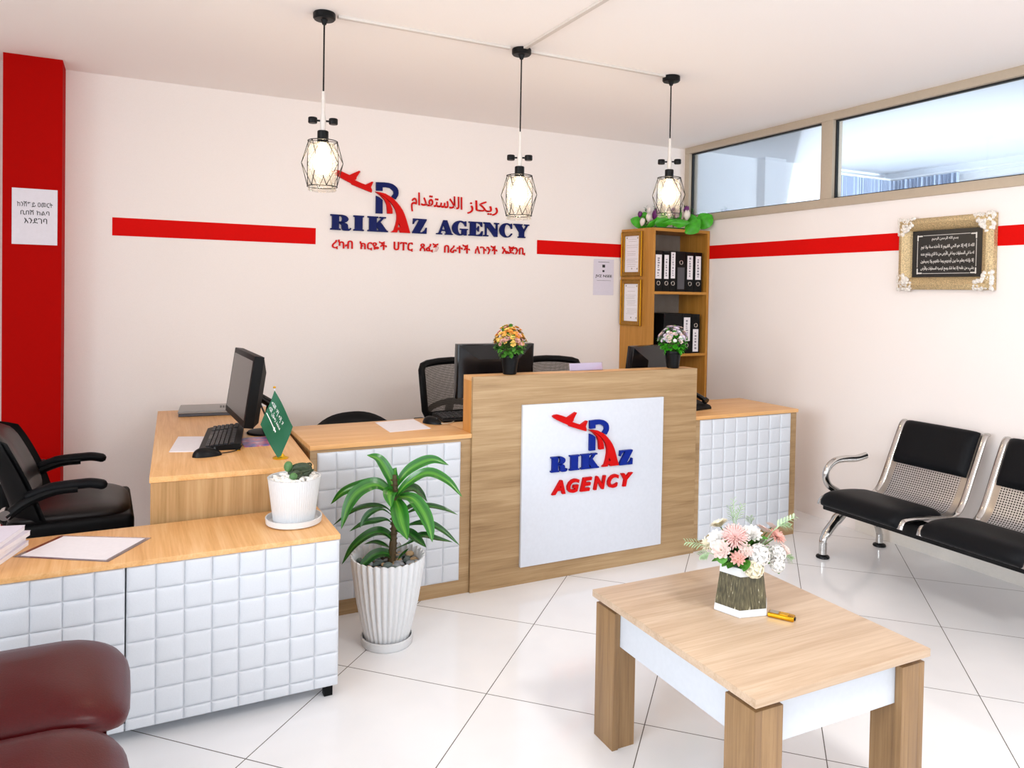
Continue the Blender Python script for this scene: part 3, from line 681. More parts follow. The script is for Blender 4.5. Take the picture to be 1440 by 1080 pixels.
# --- side cabinets of the counter
def wing(label, x0, x1, px0, px1, pz0, pz1, nx, ny):
    t = thing('counter_cabinet', label, 'cabinet', ((x0+x1)/2, -1.35, 0), 0, 'quilted counter cabinets')
    b = B(); b.box((x0, -1.59, 0), (px0, -1.572, 0.737)); b.box((px1, -1.59, 0), (x1, -1.572, 0.737)); b.box((px0, -1.59, 0), (px1, -1.572, pz0)); b.box((px0, -1.59, pz1), (px1, -1.572, 0.737))
    b.build('front_frame', 'oak_front', t, world=True)
    for x in (x0, x1-0.018):
        b = B(); b.box((x, -1.572, 0), (x+0.018, -1.12, 0.737)); b.build('side_panel', 'oak_upright', t, world=True)
    b = B(); b.box((x0-0.004 if x0 < -2.6 else x0, -1.602, 0.737), (x1+0.004 if x1 > -1 else x1, -1.11, 0.757), 0.0012); b.build('top_board', 'oak_top', t, world=True)
    b = B(); tiles(b, px0, px1, pz0, pz1, -1.594, nx, (pz1-pz0)/ny, 0.007); o = b.build('quilted_panel', 'white_leatherette', t, world=True, ang=60)
    o['label'] = 'white quilted panel of raised squares'
    return t
wing('oak counter cabinet with a white quilted front, behind the tall leafy plant', -3.300, -2.551, -3.270, -2.604, 0.069, 0.722, 8, 8)
wing('oak counter cabinet with a white quilted front, nearest the steel bench', -1.199, -0.415, -1.160, -0.466, 0.060, 0.733, 8, 8)

# --- return desk on the left, turned slightly
t = thing('side_desk', 'oak side desk carrying the green flag, behind the low cabinet', 'desk', (-3.924, -1.831, 0), radians(-2.6))
b = B(); b.box((0, 0, 0.714), (0.582, 1.58, 0.735), 0.0015); b.build('desk_top', 'oak_top_deep', t)
b = B(); b.box((0.004, 0.004, 0.0), (0.578, 0.022, 0.714)); b.build('front_panel', 'oak_upright', t)
b = B(); b.box((0.03, 1.54, 0.0), (0.578, 1.558, 0.714)); b.build('end_panel', 'oak_upright', t)
b = B(); b.box((0.556, 0.022, 0.35), (0.574, 1.54, 0.714)); b.build('modesty_panel', 'oak_upright', t)

# --- low quilted cabinet in front of it
t = thing('low_cabinet', 'low oak-topped cabinet with white quilted doors, the cactus pot on top', 'cabinet', (-3.99, -2.05, 0))
b = B(); b.box((-4.68, -2.243, 0.557), (-3.330, -1.868, 0.574), 0.001); b.build('top_board', 'oak_top_deep', t, world=True)
b = B(); b.box((-3.348, -2.225, 0.045), (-3.330, -1.870, 0.557)); b.build('side_panel', 'oak_upright', t, world=True)
b = B(); b.box((-4.68, -2.225, 0.045), (-4.662, -1.870, 0.557)); b.build('side_panel', 'oak_upright', t, world=True)
b = B(); b.box((-4.662, -1.886, 0.045), (-3.348, -1.870, 0.557)); b.build('back_panel', 'white_laminate', t, world=True)
b = B(); b.box((-4.662, -2.225, 0.045), (-3.348, -1.886, 0.061)); b.build('bottom_board', 'white_laminate', t, world=True)
for x0, x1 in ((-3.9935, -3.331), (-4.664, -3.9975)):
    b = B(); tiles(b, x0, x1, 0.042, 0.556, -2.233, 8, 0.0795, 0.008); o = b.build('door', 'white_leatherette', t, world=True, ang=60)
for x in (-3.375, -4.66):
    for y in (-2.22, -1.91):
        b = B(); b.box((x, y, 0), (x+0.03, y+0.03, 0.045), 0.002); b.build('leg', 'black_plastic', t, world=True)

# --- coffee table
ct_a = radians(-0.8)
t = thing('coffee_table', 'low oak coffee table with white aprons and thick corner legs', 'table', (-2.334, -3.164, 0), ct_a)
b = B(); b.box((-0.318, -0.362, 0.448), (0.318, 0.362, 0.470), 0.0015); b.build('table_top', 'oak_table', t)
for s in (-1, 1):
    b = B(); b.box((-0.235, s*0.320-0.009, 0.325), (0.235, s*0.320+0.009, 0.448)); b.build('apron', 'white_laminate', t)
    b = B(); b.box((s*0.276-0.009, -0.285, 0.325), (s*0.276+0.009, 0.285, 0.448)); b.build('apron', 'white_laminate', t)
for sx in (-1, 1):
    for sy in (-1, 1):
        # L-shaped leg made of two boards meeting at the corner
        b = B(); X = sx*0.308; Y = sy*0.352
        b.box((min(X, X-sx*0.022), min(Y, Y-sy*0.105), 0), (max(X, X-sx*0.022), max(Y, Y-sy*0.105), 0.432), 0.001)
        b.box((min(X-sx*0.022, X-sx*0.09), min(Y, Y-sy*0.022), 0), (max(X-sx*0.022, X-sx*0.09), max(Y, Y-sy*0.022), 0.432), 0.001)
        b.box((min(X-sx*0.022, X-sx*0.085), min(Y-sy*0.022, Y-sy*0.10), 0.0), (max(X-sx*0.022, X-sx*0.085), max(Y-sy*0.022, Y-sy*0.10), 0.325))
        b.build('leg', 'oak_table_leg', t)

# --- corner bookcase: left side runs slightly askew to the wall
t = thing('bookcase', 'tall open oak bookcase in the room corner, holding black lever-arch binders', 'bookcase', (-0.28, -0.17, 0))
XF0, XB0, XR, YFR, ZT = -0.545, -0.597, -0.028, -0.335, 1.925
b = B(); b.prism([(XF0, YFR), (XF0+0.02, YFR), (XB0+0.021, -0.004), (XB0, -0.004)], [], lambda u, v, k: Vector((u, v, ZT*k))); b.build('side_panel', 'shelf_wood', t, world=True)
b = B(); b.box((XR, YFR, 0), (XR+0.022, -0.004, ZT)); b.build('side_panel', 'shelf_wood', t, world=True)
def board(z0, z1, name, m='shelf_board'):
    b = B(); b.prism([(XF0+0.021, YFR+0.002), (XR-0.0005, YFR+0.002), (XR-0.0005, -0.012), (XB0+0.022, -0.012)], [], lambda u, v, k: Vector((u, v, z0+(z1-z0)*k))); b.build(name, m, t, world=True)
board(ZT-0.022, ZT, 'top_board')
for z in (1.452, 0.982, 0.52): board(z-0.02, z, 'shelf')
b = B(); b.box((XB0+0.03, -0.010, 0.03), (XR, -0.004, ZT-0.002)); b.build('back_panel', 'shelf_back_grey', t, world=True)

# --- lever-arch binders
def binder(x0, x1, z0, h, label, style):
    w = x1-x0
    t = thing('binder', label, 'binder', ((x0+x1)/2, -0.318, z0), 0, 'black binders in the bookcase')
    b = B(); b.box((-w/2+0.001, 0, 0), (w/2-0.001, 0.27, h), 0.003); b.build('cover', 'black_satin', t)
    if style == 'box': return t
    zr = 0.215 if style == 'flip' else 0.062
    b = B(); b.tube([(0.0145*cos(2*pi*i/20), -0.001, zr+0.0145*sin(2*pi*i/20)) for i in range(20)], 0.0036, 6, closed=True); b.build('finger_ring', 'chrome', t)
    if style == 'grey':
        b = B(); b.box((-w*0.36, -0.0012, 0.02), (w*0.36, 0, 0.185)); b.build('spine_pocket', 'folder_edge', t); return t
    z = {'low': (0.095, 0.275), 'high': (0.10, 0.297), 'flip': (0.012, 0.185)}[style]
    b = B(); b.box((-w*0.33, -0.0012, z[0]), (w*0.33, 0.0, z[1])); l = b.build('spine_label', 'paper_white', t)
    b = B(); rr = random.Random(int(x0*-1000)); q = z[0]+0.02
    while q < z[1]-0.02:
        s = rr.uniform(0.006, 0.016); b.box((-w*0.12, -0.0016, q), (w*rr.uniform(0.02, 0.14), -0.0012, q+s)); q += s+rr.uniform(0.004, 0.012)
    b.build('spine_print', 'ink_grey', l)
    return t
S1, S2 = 1.452, 0.982
binder(-0.522, -0.437, S1, 0.305, 'leftmost black binder in the upper bookcase row', 'low')
binder(-0.436, -0.374, S1, 0.303, 'second black binder from the left in the upper bookcase row', 'low')
binder(-0.373, -0.313, S1, 0.306, 'black binder just left of the unlabelled one in the upper bookcase row', 'high')
binder(-0.312, -0.221, S1, 0.306, 'black binder without a white label in the upper bookcase row', 'grey')
binder(-0.220, -0.140, S1, 0.304, 'black binder just right of the unlabelled one in the upper bookcase row', 'low')
binder(-0.139, -0.062, S1, 0.304, 'rightmost black binder in the upper bookcase row', 'low')
binder(-0.420, -0.245, S2, 0.305, 'wide plain black file box in the lower bookcase row', 'box')
binder(-0.244, -0.152, S2, 0.304, 'black binder with its white label above the ring, lower bookcase row', 'low')
binder(-0.151, -0.072, S2, 0.300, 'black binder with its white label below the ring, lower bookcase row', 'flip')
for o in list(COL.objects):
    if o.name.startswith('finger_ring') and 'without a white label' in o.parent['label']: o.location.z = 0.16

# --- two framed certificates on the bookcase side
sd = Vector((XF0-XB0, YFR+0.004, 0)).normalized(); nrm = Vector((sd.y, -sd.x, 0)); nrm = nrm if nrm.x < 0 else -nrm
L0 = Vector((XB0, -0.004, 0)); LL = (Vector((XF0, YFR, 0))-L0).length
def certificate(z0, z1, label, seed):
    t = thing('framed_certificate', label, 'picture', L0+sd*LL*0.38+nrm*0.002+Vector((0, 0, z0)), 0, 'framed certificates on the bookcase')
    s0, s1 = 0.015, LL*0.70
    P = lambda s, z, d: L0+sd*s+nrm*(0.001+d)+Vector((0, 0, z))
    def slab(b, a0, a1, c0, c1, d0, d1, bev=0):
        b.prism([(a0, c0), (a1, c0), (a1, c1), (a0, c1)], [], lambda u, v, k: P(u, v, d0+(d1-d0)*k))
    fw = 0.034
    b = B()
    for (A0, A1, C0, C1) in ((s0, s1, z0, z0+fw), (s0, s1, z1-fw, z1), (s0, s0+fw, z0+fw, z1-fw), (s1-fw, s1, z0+fw, z1-fw)):
        slab(b, A0, A1, C0, C1, 0, 0.014)
    b.build('frame', 'brass_frame', t, world=True)
    b = B()
    rim = lambda a, c, d, r: b.tube([P(a[0], c[0], d), P(a[1], c[0], d), P(a[1], c[1], d), P(a[0], c[1], d)], r, 8, closed=True)
    rim((s0+0.004, s1-0.004), (z0+0.004, z1-0.004), 0.016, 0.0045); rim((s0+fw-0.003, s1-fw+0.003), (z0+fw-0.003, z1-fw+0.003), 0.013, 0.0035)
    b.build('beading', 'gold', t, world=True)
    b = B(); slab(b, s0+fw-0.004, s1-fw+0.004, z0+fw-0.004, z1-fw+0.004, 0.001, 0.006); c = b.build('certificate', 'paper_white', t, world=True)
    b = B(); rr = random.Random(seed); A, C = s0+fw+0.014, s1-fw-0.014
    z = z1-fw-0.025
    while z > z0+fw+0.03:
        m = rr.uniform(0, 0.022); slab(b, A+m, C-rr.uniform(0, 0.03), z-0.0016, z, 0.006, 0.0066); z -= rr.choice([0.012, 0.016, 0.03])
    for q in ((A, z1-fw-0.02), (C-0.01, z1-fw-0.022), (C-0.012, z0+fw+0.02), ((A+C)/2-0.006, z0+fw+0.022)): slab(b, q[0], q[0]+0.010, q[1], q[1]+0.010, 0.006, 0.0068)
    b.build('print', 'ink_brown', c, world=True)
certificate(1.562, 1.905, 'upper gilt-framed certificate on the bookcase side, level with the red stripe', 3)
certificate(1.188, 1.540, 'lower gilt-framed certificate hung on the bookcase side beneath the first one', 5)

# --- ornate framed calligraphy on the right-hand wall
t = thing('calligraphy_picture', 'black panel of silver calligraphy in an ornate gold and silver frame', 'picture', (0, -2.23, 1.48))
Y0, Y1, Z0, Z1 = -1.962, -2.498, 1.482, 1.882
PF = lambda u, v, d: Vector((-0.004-d, Y0-u, Z0+v))
W_, H_ = Y0-Y1, Z1-Z0
b = B()
fw = 0.070
prof = [(0.0, 0.0), (0.0, 0.030), (0.012, 0.044), (0.030, 0.050), (0.050, 0.040), (0.064, 0.022), (0.070, 0.010), (0.070, 0.0)]
rings = []
for (cu, cv) in ((0, 0), (1, 0), (1, 1), (0, 1), (0, 0)):
    rings.append(b.ring([PF((cu*W_)+(o if cu == 0 else -o), (cv*H_)+(o if cv == 0 else -o), d) for o, d in prof]))
b.skin(rings, True, False); b.build('frame', 'antique_gold', t, world=True)
for cu in (0, 1):
    for cv in (0, 1):
        b = B(); rr = random.Random(cu*2+cv)
        for k in range(120):
            a = rr.uniform(0, 0.098); c = rr.uniform(0, 0.098)
            if a+c > 0.128: continue
            b.sphere(PF(cu*W_+(a if cu == 0 else -a), cv*H_+(c if cv == 0 else -c), min(0.046, 0.034+0.3*min(a, c))), rr.uniform(0.0075, 0.0135), (0.6, 1, 1), 7)
        b.build('corner_ornament', 'silver_ornament', t, world=True)
b = B(); b.box((-0.012, Y1+0.06, Z0+0.06), (-0.004, Y0-0.06, Z1-0.06)); pn = b.build('panel', 'picture_black', t, world=True)
b = B(); FT = lambda u0, v0, sl=0: (lambda u, v, k: PF(u0+u, v0+v+sl*u, 0.0082+0.001*k))
for body, u0, v0, w, h in (('بسم الله الرحمن الرحيم', 0.185, 0.270, 0.150, 0.022), ('الله لا إله إلا هو الحي القيوم لا تأخذه سنة ولا نوم', 0.122, 0.222, 0.300, 0.032), ('له ما في السماوات وما في الأرض من ذا الذي يشفع عنده', 0.122, 0.182, 0.300, 0.032),
                           ('إلا بإذنه يعلم ما بين أيديهم وما خلفهم ولا يحيطون', 0.122, 0.142, 0.300, 0.032), ('بشيء من علمه إلا بما شاء وسع كرسيه السماوات والأرض', 0.122, 0.102, 0.300, 0.032)):
    text_into(b, arabic(body), 1, FT(u0, v0), fit=(w, h), embolden=0.012)
for (u0, v0, u1, v1) in ((0.135, 0.301, 0.40, 0.3035), (0.135, 0.089, 0.40, 0.0915), (0.100, 0.125, 0.1025, 0.27), (0.432, 0.125, 0.4345, 0.27)):
    b.prism([(u0, v0), (u1, v0), (u1, v1), (u0, v1)], [], lambda u, v, k: PF(u, v, 0.0082+0.001*k))
for (u, v) in ((0.102, 0.09), (0.432, 0.09), (0.102, 0.302), (0.432, 0.302)):
    for k in range(6): b.sphere(PF(u+(0.005*k if u < 0.2 else -0.005*k), v+(0.002 if v < 0.2 else -0.002), 0.0085), 0.004, (0.3, 1, 1), 6); b.sphere(PF(u, v+(0.005*k if v < 0.2 else -0.005*k), 0.0085), 0.004, (0.3, 1, 1), 6)
b.build('calligraphy', 'script_silver', pn, world=True)

# ================================================================== SEATING
# --- three-seat waiting bench along the right-hand wall
t = thing('waiting_bench', 'steel bench with black padded seats and perforated backs along the wall', 'bench', (-0.36, -2.7, 0))
SHELL = smooth_path([(-0.735, 0, 0.335), (-0.722, 0, 0.362), (-0.69, 0, 0.372), (-0.55, 0, 0.368), (-0.40, 0, 0.350), (-0.335, 0, 0.350), (-0.285, 0, 0.372), (-0.240, 0, 0.43), (-0.17, 0, 0.57), (-0.105, 0, 0.70), (-0.080, 0, 0.735), (-0.062, 0, 0.738)], 5)
ln = [0]
for a, c in zip(SHELL, SHELL[1:]): ln.append(ln[-1]+(c-a).length)
def shell_at(s):
    s = s*ln[-1]
    for i in range(len(ln)-1):
        if s <= ln[i+1] or i == len(ln)-2:
            return SHELL[i].lerp(SHELL[i+1], max(0, min(1, (s-ln[i])/(ln[i+1]-ln[i])))), (SHELL[i+1]-SHELL[i]).normalized()
SEATS = [-2.045, -2.605, -3.165]; SWID = 0.475
def pad(b, y0, y1, s0, s1, th):
    """upholstered pad following the shell between two stations"""
    def side(up):
        def fn(u, v):
            p, d = shell_at(s0+(s1-s0)*u); nn = Vector((-d.z, 0, d.x)); nn = nn if nn.z > 0 or nn.x < 0 else -nn
            e = (1-abs(2*u-1)**8)**0.5*(1-abs(2*v-1)**12)**0.5
            q = p + nn*(0.004+(th*e if up else 0)); return Vector((q.x, y0+(y1-y0)*v, q.z))
        return fn
    q = lambda k: 0.5-0.5*cos(pi*k)
    b.grid(lambda u, v: side(True)(q(u), q(v)), 18, 14); b.grid(lambda u, v: side(False)(q(u), q(v)), 18, 14)
for i, y in enumerate(SEATS):
    y1 = y-SWID
    b = B(); b.grid(lambda u, v: Vector((shell_at(u)[0].x, y-0.03+(y1-y+0.06)*v, shell_at(u)[0].z)), 50, 1, uvs=lambda u, v: (u*ln[-1], v*0.42))
    b.build('seat_shell', 'perforated_steel', t, world=True)
    for yy in (y-0.008, y1+0.008):
        b = B(); b.tube([Vector((p.x, yy, p.z)) for p in SHELL], 0.017, 10, flat=0.62); b.build('side_rail', 'chrome', t, world=True)
    for yy in (y-0.036, y1+0.036):
        b = B(); b.grid(lambda u, v: Vector((shell_at(u)[0].x, yy+(v-0.5)*0.04, shell_at(u)[0].z+0.0012)), 40, 1); b.build('shell_border', 'brushed_steel', t, world=True)
    b = B(); pad(b, y-0.014, y1+0.014, 0.0, 0.385, 0.040); b.build('seat_cushion', 'black_leather', t, world=True, ang=70)
    b = B(); pad(b, y-0.032, y1+0.032, 0.715, 0.985, 0.034); b.build('back_cushion', 'black_leather', t, world=True, ang=70)
b = B(); b.box((-0.60, SEATS[2]-SWID-0.04, 0.268), (-0.50, SEATS[0]+0.09, 0.338), 0.006); b.build('beam', 'black_satin', t, world=True)
for i, y in enumerate(SEATS):
    for yy in (y-0.09, y-SWID+0.09):
        b = B(); b.box((-0.66, yy-0.02, 0.325), (-0.32, yy+0.02, 0.350), 0.004); b.build('bracket', 'black_satin', t, world=True)
for y in (-1.955, SEATS[2]-SWID-0.03):
    b = B()
    b.tube(smooth_path([(-0.590, y, 0.055), (-0.590, y, 0.098), (-0.560, y, 0.135), (-0.49, y, 0.195), (-0.42, y, 0.245), (-0.37, y, 0.285)], 5), [0.021]*9+[0.026]*6+[0.031]*6+[0.034]*5, 14, flat=0.8)
    b.tube(smooth_path([(-0.126, y, 0.045), (-0.132, y, 0.085), (-0.165, y, 0.140), (-0.24, y, 0.185), (-0.33, y, 0.215), (-0.42, y, 0.262)], 5), [0.019]*9+[0.023]*6+[0.027]*6+[0.031]*5, 14, flat=0.8)
    b.cyl((-0.590, y, 0.020), (-0.590, y, 0.080), 0.021, 0.021, 18); b.cyl((-0.126, y, 0.020), (-0.126, y, 0.070), 0.019, 0.019, 18)
    b.build('leg', 'chrome', t, world=True)
    for x in (-0.590, -0.126):
        b = B(); b.lathe([(0, 0), (0.034, 0), (0.036, 0.004), (0.033, 0.012), (0.016, 0.020), (0, 0.022)], c=(x, y, 0), seg=28, cap=False); b.build('foot', 'dark_metal', t, world=True)
    b = B(); ya = y-0.03 if y > -2.5 else y+0.03
    b.tube(smooth_path([(-0.30, ya, 0.545), (-0.38, ya, 0.535), (-0.47, ya, 0.540), (-0.55, ya, 0.535), (-0.605, ya, 0.500), (-0.618, ya, 0.455), (-0.590, ya, 0.405), (-0.52, ya, 0.365), (-0.44, ya, 0.320)], 5), 0.0165, 12, flat=1.15); b.build('armrest', 'chrome', t, world=True)

# --- maroon waiting seats in the near left corner
t = thing('waiting_bench', 'maroon upholstered bench in front of the low cabinet', 'bench', (-4.28, -2.95, 0))
def cushion(b, x0, x1, y0, y1, z, th, r=0.09, dome=0.02, front=0.06):
    """rounded seat pad; the +x end rolls over"""
    n, mth = 40, 9
    cx, cy, hx, hy = (x0+x1)/2, (y0+y1)/2, (x1-x0)/2, (y1-y0)/2
    def outline(k, s):
        a = 2*pi*k/n; e = 0.42
        c_, s_ = cos(a), sin(a)
        return cx+s*hx*math.copysign(abs(c_)**e, c_), cy+s*hy*math.copysign(abs(s_)**e, s_)
    prof = [(0.0, 1.0), (0.35, 1.0), (0.65, 0.985), (0.85, 0.93), (0.95, 0.82), (0.99, 0.66), (1.0, 0.5), (0.985, 0.28), (0.94, 0.10), (0.88, 0.0)]
    rings = []
    for s, h in prof[1:]:
        ring = []
        for k in range(n):
            x, y = outline(k, s)
            drop = front*max(0, (x-(x1-0.17))/0.17)**2
            ring.append(self_pt(x, y, z-th+th*h+dome*(1-s*s)-drop))
        rings.append(b.ring(ring))
    b.skin(rings, True, True)
def self_pt(x, y, z): return Vector((x, y, z))
MS = [(-2.868, -2.425), (-3.335, -2.892)]
for y0, y1 in MS:
    b = B(); cushion(b, -4.52, -3.980, y0, y1, 0.452, 0.070, dome=0.016, front=0.045); b.build('seat_cushion', 'maroon_leather', t, world=True, ang=80)
    b = B(); b.box((-4.50, y0+0.03, 0.35), (-4.03, y1-0.03, 0.366), 0.004); b.build('seat_pan', 'chrome', t, world=True)
    b = B(); b.box((-4.60, y0+0.02, 0.50), (-4.545, y1-0.02, 0.84), 0.025, seg=3); b.build('back_cushion', 'maroon_leather', t, world=True)
    b = B(); b.box((-4.575, (y0+y1)/2-0.03, 0.33), (-4.555, (y0+y1)/2+0.03, 0.51), 0.002); b.build('back_bracket', 'chrome', t, world=True)
b = B(); b.box((-4.58, -3.33, 0.285), (-4.25, -2.44, 0.35), 0.006); b.build('beam', 'black_satin', t, world=True)
for y in (-2.58, -3.2):
    b = B(); b.box((-4.56, y-0.02, 0.0), (-4.20, y+0.02, 0.03), 0.004); b.box((-4.42, y-0.02, 0.03), (-4.36, y+0.02, 0.29), 0.004); b.build('leg', 'chrome', t, world=True)

# --- office chairs
def star_base(t, z=0.0, r=0.265):
    b = B()
    for k in range(5):
        a = 2*pi*k/5+0.3
        b.tube([(0.03*cos(a), 0.03*sin(a), 0.115), (r*0.6*cos(a), r*0.6*sin(a), 0.10), (r*cos(a), r*sin(a), 0.075)], [0.024, 0.02, 0.014], 10)
    b.cyl((0, 0, 0.07), (0, 0, 0.14), 0.035, 0.03, 16); b.build('star_base', 'black_plastic', t)
    for k in range(5):
        a = 2*pi*k/5+0.3
        b = B(); c = Vector((r*cos(a), r*sin(a), 0.028)); d = Vector((-sin(a), cos(a), 0))
        for s in (-1, 1): b.cyl(c+d*0.008*s, c+d*0.026*s, 0.027, 0.025, 18)
        b.cyl(c, c+Vector((0, 0, 0.05)), 0.008, seg=8); b.build('caster', 'black_plastic', t)
def chair_arm(t, s, seat_z, x0, x1, z, y):
    """curved arm: pad along x with a swept support; chair faces +x"""
    b = B(); b.tube(smooth_path([(x0, s*y, z-0.095), (x0+0.07, s*y, z-0.045), (x0+0.16, s*y, z-0.012), (x0+0.24, s*y, z-0.008)], 5), [0.030]*16, 12, flat=0.7); b.build('arm_support', 'black_plastic', t)
    b = B(); b.tube(smooth_path([(x0+0.06, s*y, z-0.028), (x0+0.14, s*y, z-0.002), (x0+0.25, s*y, z+0.004), (x1-0.05, s*y, z+0.002), (x1, s*y, z-0.012)], 6), [0.014]+[0.024]*5+[0.028]*17+[0.024, 0.012], 14, flat=0.72, up=(0, 0, 1)); b.build('arm_pad', 'black_leather', t)
t = thing('office_chair', 'black leather office chair with curved arms, next to the red column', 'chair', (-4.215, -1.05, 0), radians(2))
b = B()
def seat_fn(b, x0, x1, y0, y1, z0, z1, r=0.03): b.box((x0, y0, z0), (x1, y1, z1), r, seg=4)
seat_fn(b, -0.225, 0.238, -0.268, 0.262, 0.385, 0.466, 0.028); b.build('seat_pan', 'black_plastic', t)
b = B(); cushion(b, -0.225, 0.232, -0.250, 0.250, 0.503, 0.062, dome=0.012, front=0.02); b.build('seat', 'brown_black_leather', t, ang=80)
b = B()
def back_fn(th):
    def fn(u, v):
        y = (u-0.5)*0.50*(1-0.10*abs(2*v-1)**3-0.06*v); z = 0.50+0.335*v; x = -0.165-0.085*v-0.05*v*v + 0.035*(2*u-1)**2 + th*((1-abs(2*u-1)**6)*(1-abs(2*v-1)**6))**0.5
        return Vector((x, y, z-0.05*(2*u-1)**4*v))
    return fn
b.grid(back_fn(0.045), 16, 16); b.grid(back_fn(-0.012), 16, 16); b.build('backrest', 'brown_black_leather', t, ang=80)
b = B(); 
def shell_fn(off):
    def fn(u, v):
        w = 2*u-1; y = w*0.285*(1-0.10*abs(2*v-1)**3-0.06*v); z = 0.47+0.375*v
        return Vector((-0.175-0.085*v-0.05*v*v+0.035*w*w+0.075*max(0, abs(w)-0.80)/0.20+off, y, z-0.05*w**4*v))
    return fn
b.grid(shell_fn(-0.014), 24, 16); b.grid(shell_fn(-0.034), 24, 16); b.build('back_shell', 'black_plastic', t, ang=80)
for s in (-1, 1): chair_arm(t, s, 0.5, -0.21, 0.135, 0.612, 0.272)
for s in (-1, 1):
    b = B(); b.cyl((-0.215, s*0.25, 0.525), (-0.215, s*0.30, 0.525), 0.022, 0.020, 18); b.build('arm_bolt', 'chrome', t)
b = B(); b.box((-0.24, -0.03, 0.40), (-0.10, 0.03, 0.43), 0.005); b.tube(smooth_path([(-0.12, 0, 0.41), (-0.22, 0, 0.42), (-0.245, 0, 0.50), (-0.235, 0, 0.58)], 4), 0.02, 8, flat=1.6); b.build('back_bracket', 'black_plastic', t)
b = B(); b.cyl((0, 0, 0.13), (0, 0, 0.42), 0.026, 0.022, 16); b.build('gas_lift', 'black_plastic', t)
star_base(t)

def mesh_chair(label, x, y, rz, w=0.47, z0=0.71, z1=1.03):
    """faces +x before turning"""
    t = thing('mesh_chair', label, 'chair', (x, y, 0), rz, 'mesh office chairs behind the counter')
    def P(u, v): # u across 0..1, v up 0..1
        return Vector((-0.20-0.05*v+0.045*(2*u-1)**2, (u-0.5)*w*(1-0.05*(1-v)), z0+(z1-z0)*v-0.018*(2*u-1)**2*v))
    b = B(); edge = [(0.02, 0), (0.0, 0.08), (0.0, 0.5), (0.0, 0.90), (0.03, 0.985), (0.10, 1.0), (0.3, 1.0), (0.5, 1.0), (0.7, 1.0), (0.90, 1.0), (0.97, 0.985), (1, 0.90), (1, 0.5), (1, 0.08), (0.98, 0), (0.8, -0.02), (0.5, -0.03), (0.2, -0.02)]
    b.tube([P(*e) for e in edge], 0.021, 10, closed=True, flat=1.0); b.build('back_frame', 'black_plastic', t)
    b = B(); b.grid(lambda u, v: P(0.02+0.96*u, v*0.985), 14, 8, uvs=lambda u, v: (u*w, v*(z1-z0))); b.build('back_mesh', 'chair_mesh', t, ang=80)
    b = B(); b.tube(smooth_path([P(0.03, 0.02)+Vector((-0.01, 0, 0)), P(0.2, 0.13)+Vector((-0.03, 0, 0)), P(0.5, 0.19)+Vector((-0.035, 0, 0)), P(0.8, 0.13)+Vector((-0.03, 0, 0)), P(0.97, 0.02)+Vector((-0.01, 0, 0))], 6), 0.014, 8, flat=1.4); b.build('lumbar_bar', 'black_plastic', t)
    b = B(); b.tube(smooth_path([(-0.25, 0, z0+0.05), (-0.29, 0, z0-0.06), (-0.26, 0, 0.46), (-0.1, 0, 0.41), (0, 0, 0.41)], 5), 0.022, 10, flat=1.5); b.build('back_post', 'black_plastic', t)
    b = B(); cushion(b, -0.22, 0.25, -0.24, 0.24, 0.49, 0.07, dome=0.012, front=0.02); b.build('seat', 'black_leather', t, ang=80)
    for s in (-1, 1):
        b = B(); b.tube(smooth_path([(-0.02, s*0.20, 0.42), (-0.02, s*0.25, 0.44), (-0.03, s*0.255, 0.60), (-0.03, s*0.255, 0.665)], 4), 0.016, 8); b.build('arm_support', 'black_plastic', t)
        b = B(); b.box((-0.15, s*0.255-0.028, 0.665), (0.09, s*0.255+0.028, 0.692), 0.010, seg=3); b.build('arm_pad', 'black_plastic', t)
    b = B(); b.cyl((0, 0, 0.13), (0, 0, 0.42), 0.026, 0.022, 14); b.build('gas_lift', 'black_plastic', t)
    star_base(t)
    return t
mesh_chair('black mesh-backed office chair left of the monitor by the orange flowers', -2.235, -0.84, radians(-87), 0.43, 0.70, 1.006)
mesh_chair('black mesh-backed office chair right of the monitor by the orange flowers', -1.615, -0.86, radians(-95), 0.42, 0.67, 1.004)
# low round-backed chair, only the top of its back shows over the left counter cabinet
t = thing('office_chair', 'low black chair, only its rounded back top showing above the counter cabinet', 'chair', (-2.880, -0.80, 0), radians(-90))
b = B()
def rb(th):
    def fn(u, v):
        a = (u-0.5)*2; y = a*0.255*(1-0.05*v*v); z = 0.46+0.268*v*(1-0.34*abs(a)**2.6)+0.015*a*v
        return Vector((-0.155-0.05*v+0.08*a*a+th*((1-abs(a)**6)*(1-abs(2*v-1)**6))**0.5, y, z))
    return fn
b.grid(rb(0.05), 16, 12); b.grid(rb(-0.014), 16, 12); b.build('backrest', 'black_leather', t, ang=80)
b = B(); cushion(b, -0.21, 0.23, -0.23, 0.23, 0.47, 0.07, dome=0.012, front=0.02); b.build('seat', 'black_leather', t, ang=80)
b = B(); b.tube(smooth_path([(-0.20, 0, 0.60), (-0.22, 0, 0.45), (-0.12, 0, 0.39), (0, 0, 0.39)], 5), 0.022, 8, flat=1.5); b.build('back_bracket', 'black_plastic', t)
b = B(); b.cyl((0, 0, 0.13), (0, 0, 0.41), 0.026, 0.022, 14); b.build('gas_lift', 'black_plastic', t)
star_base(t)

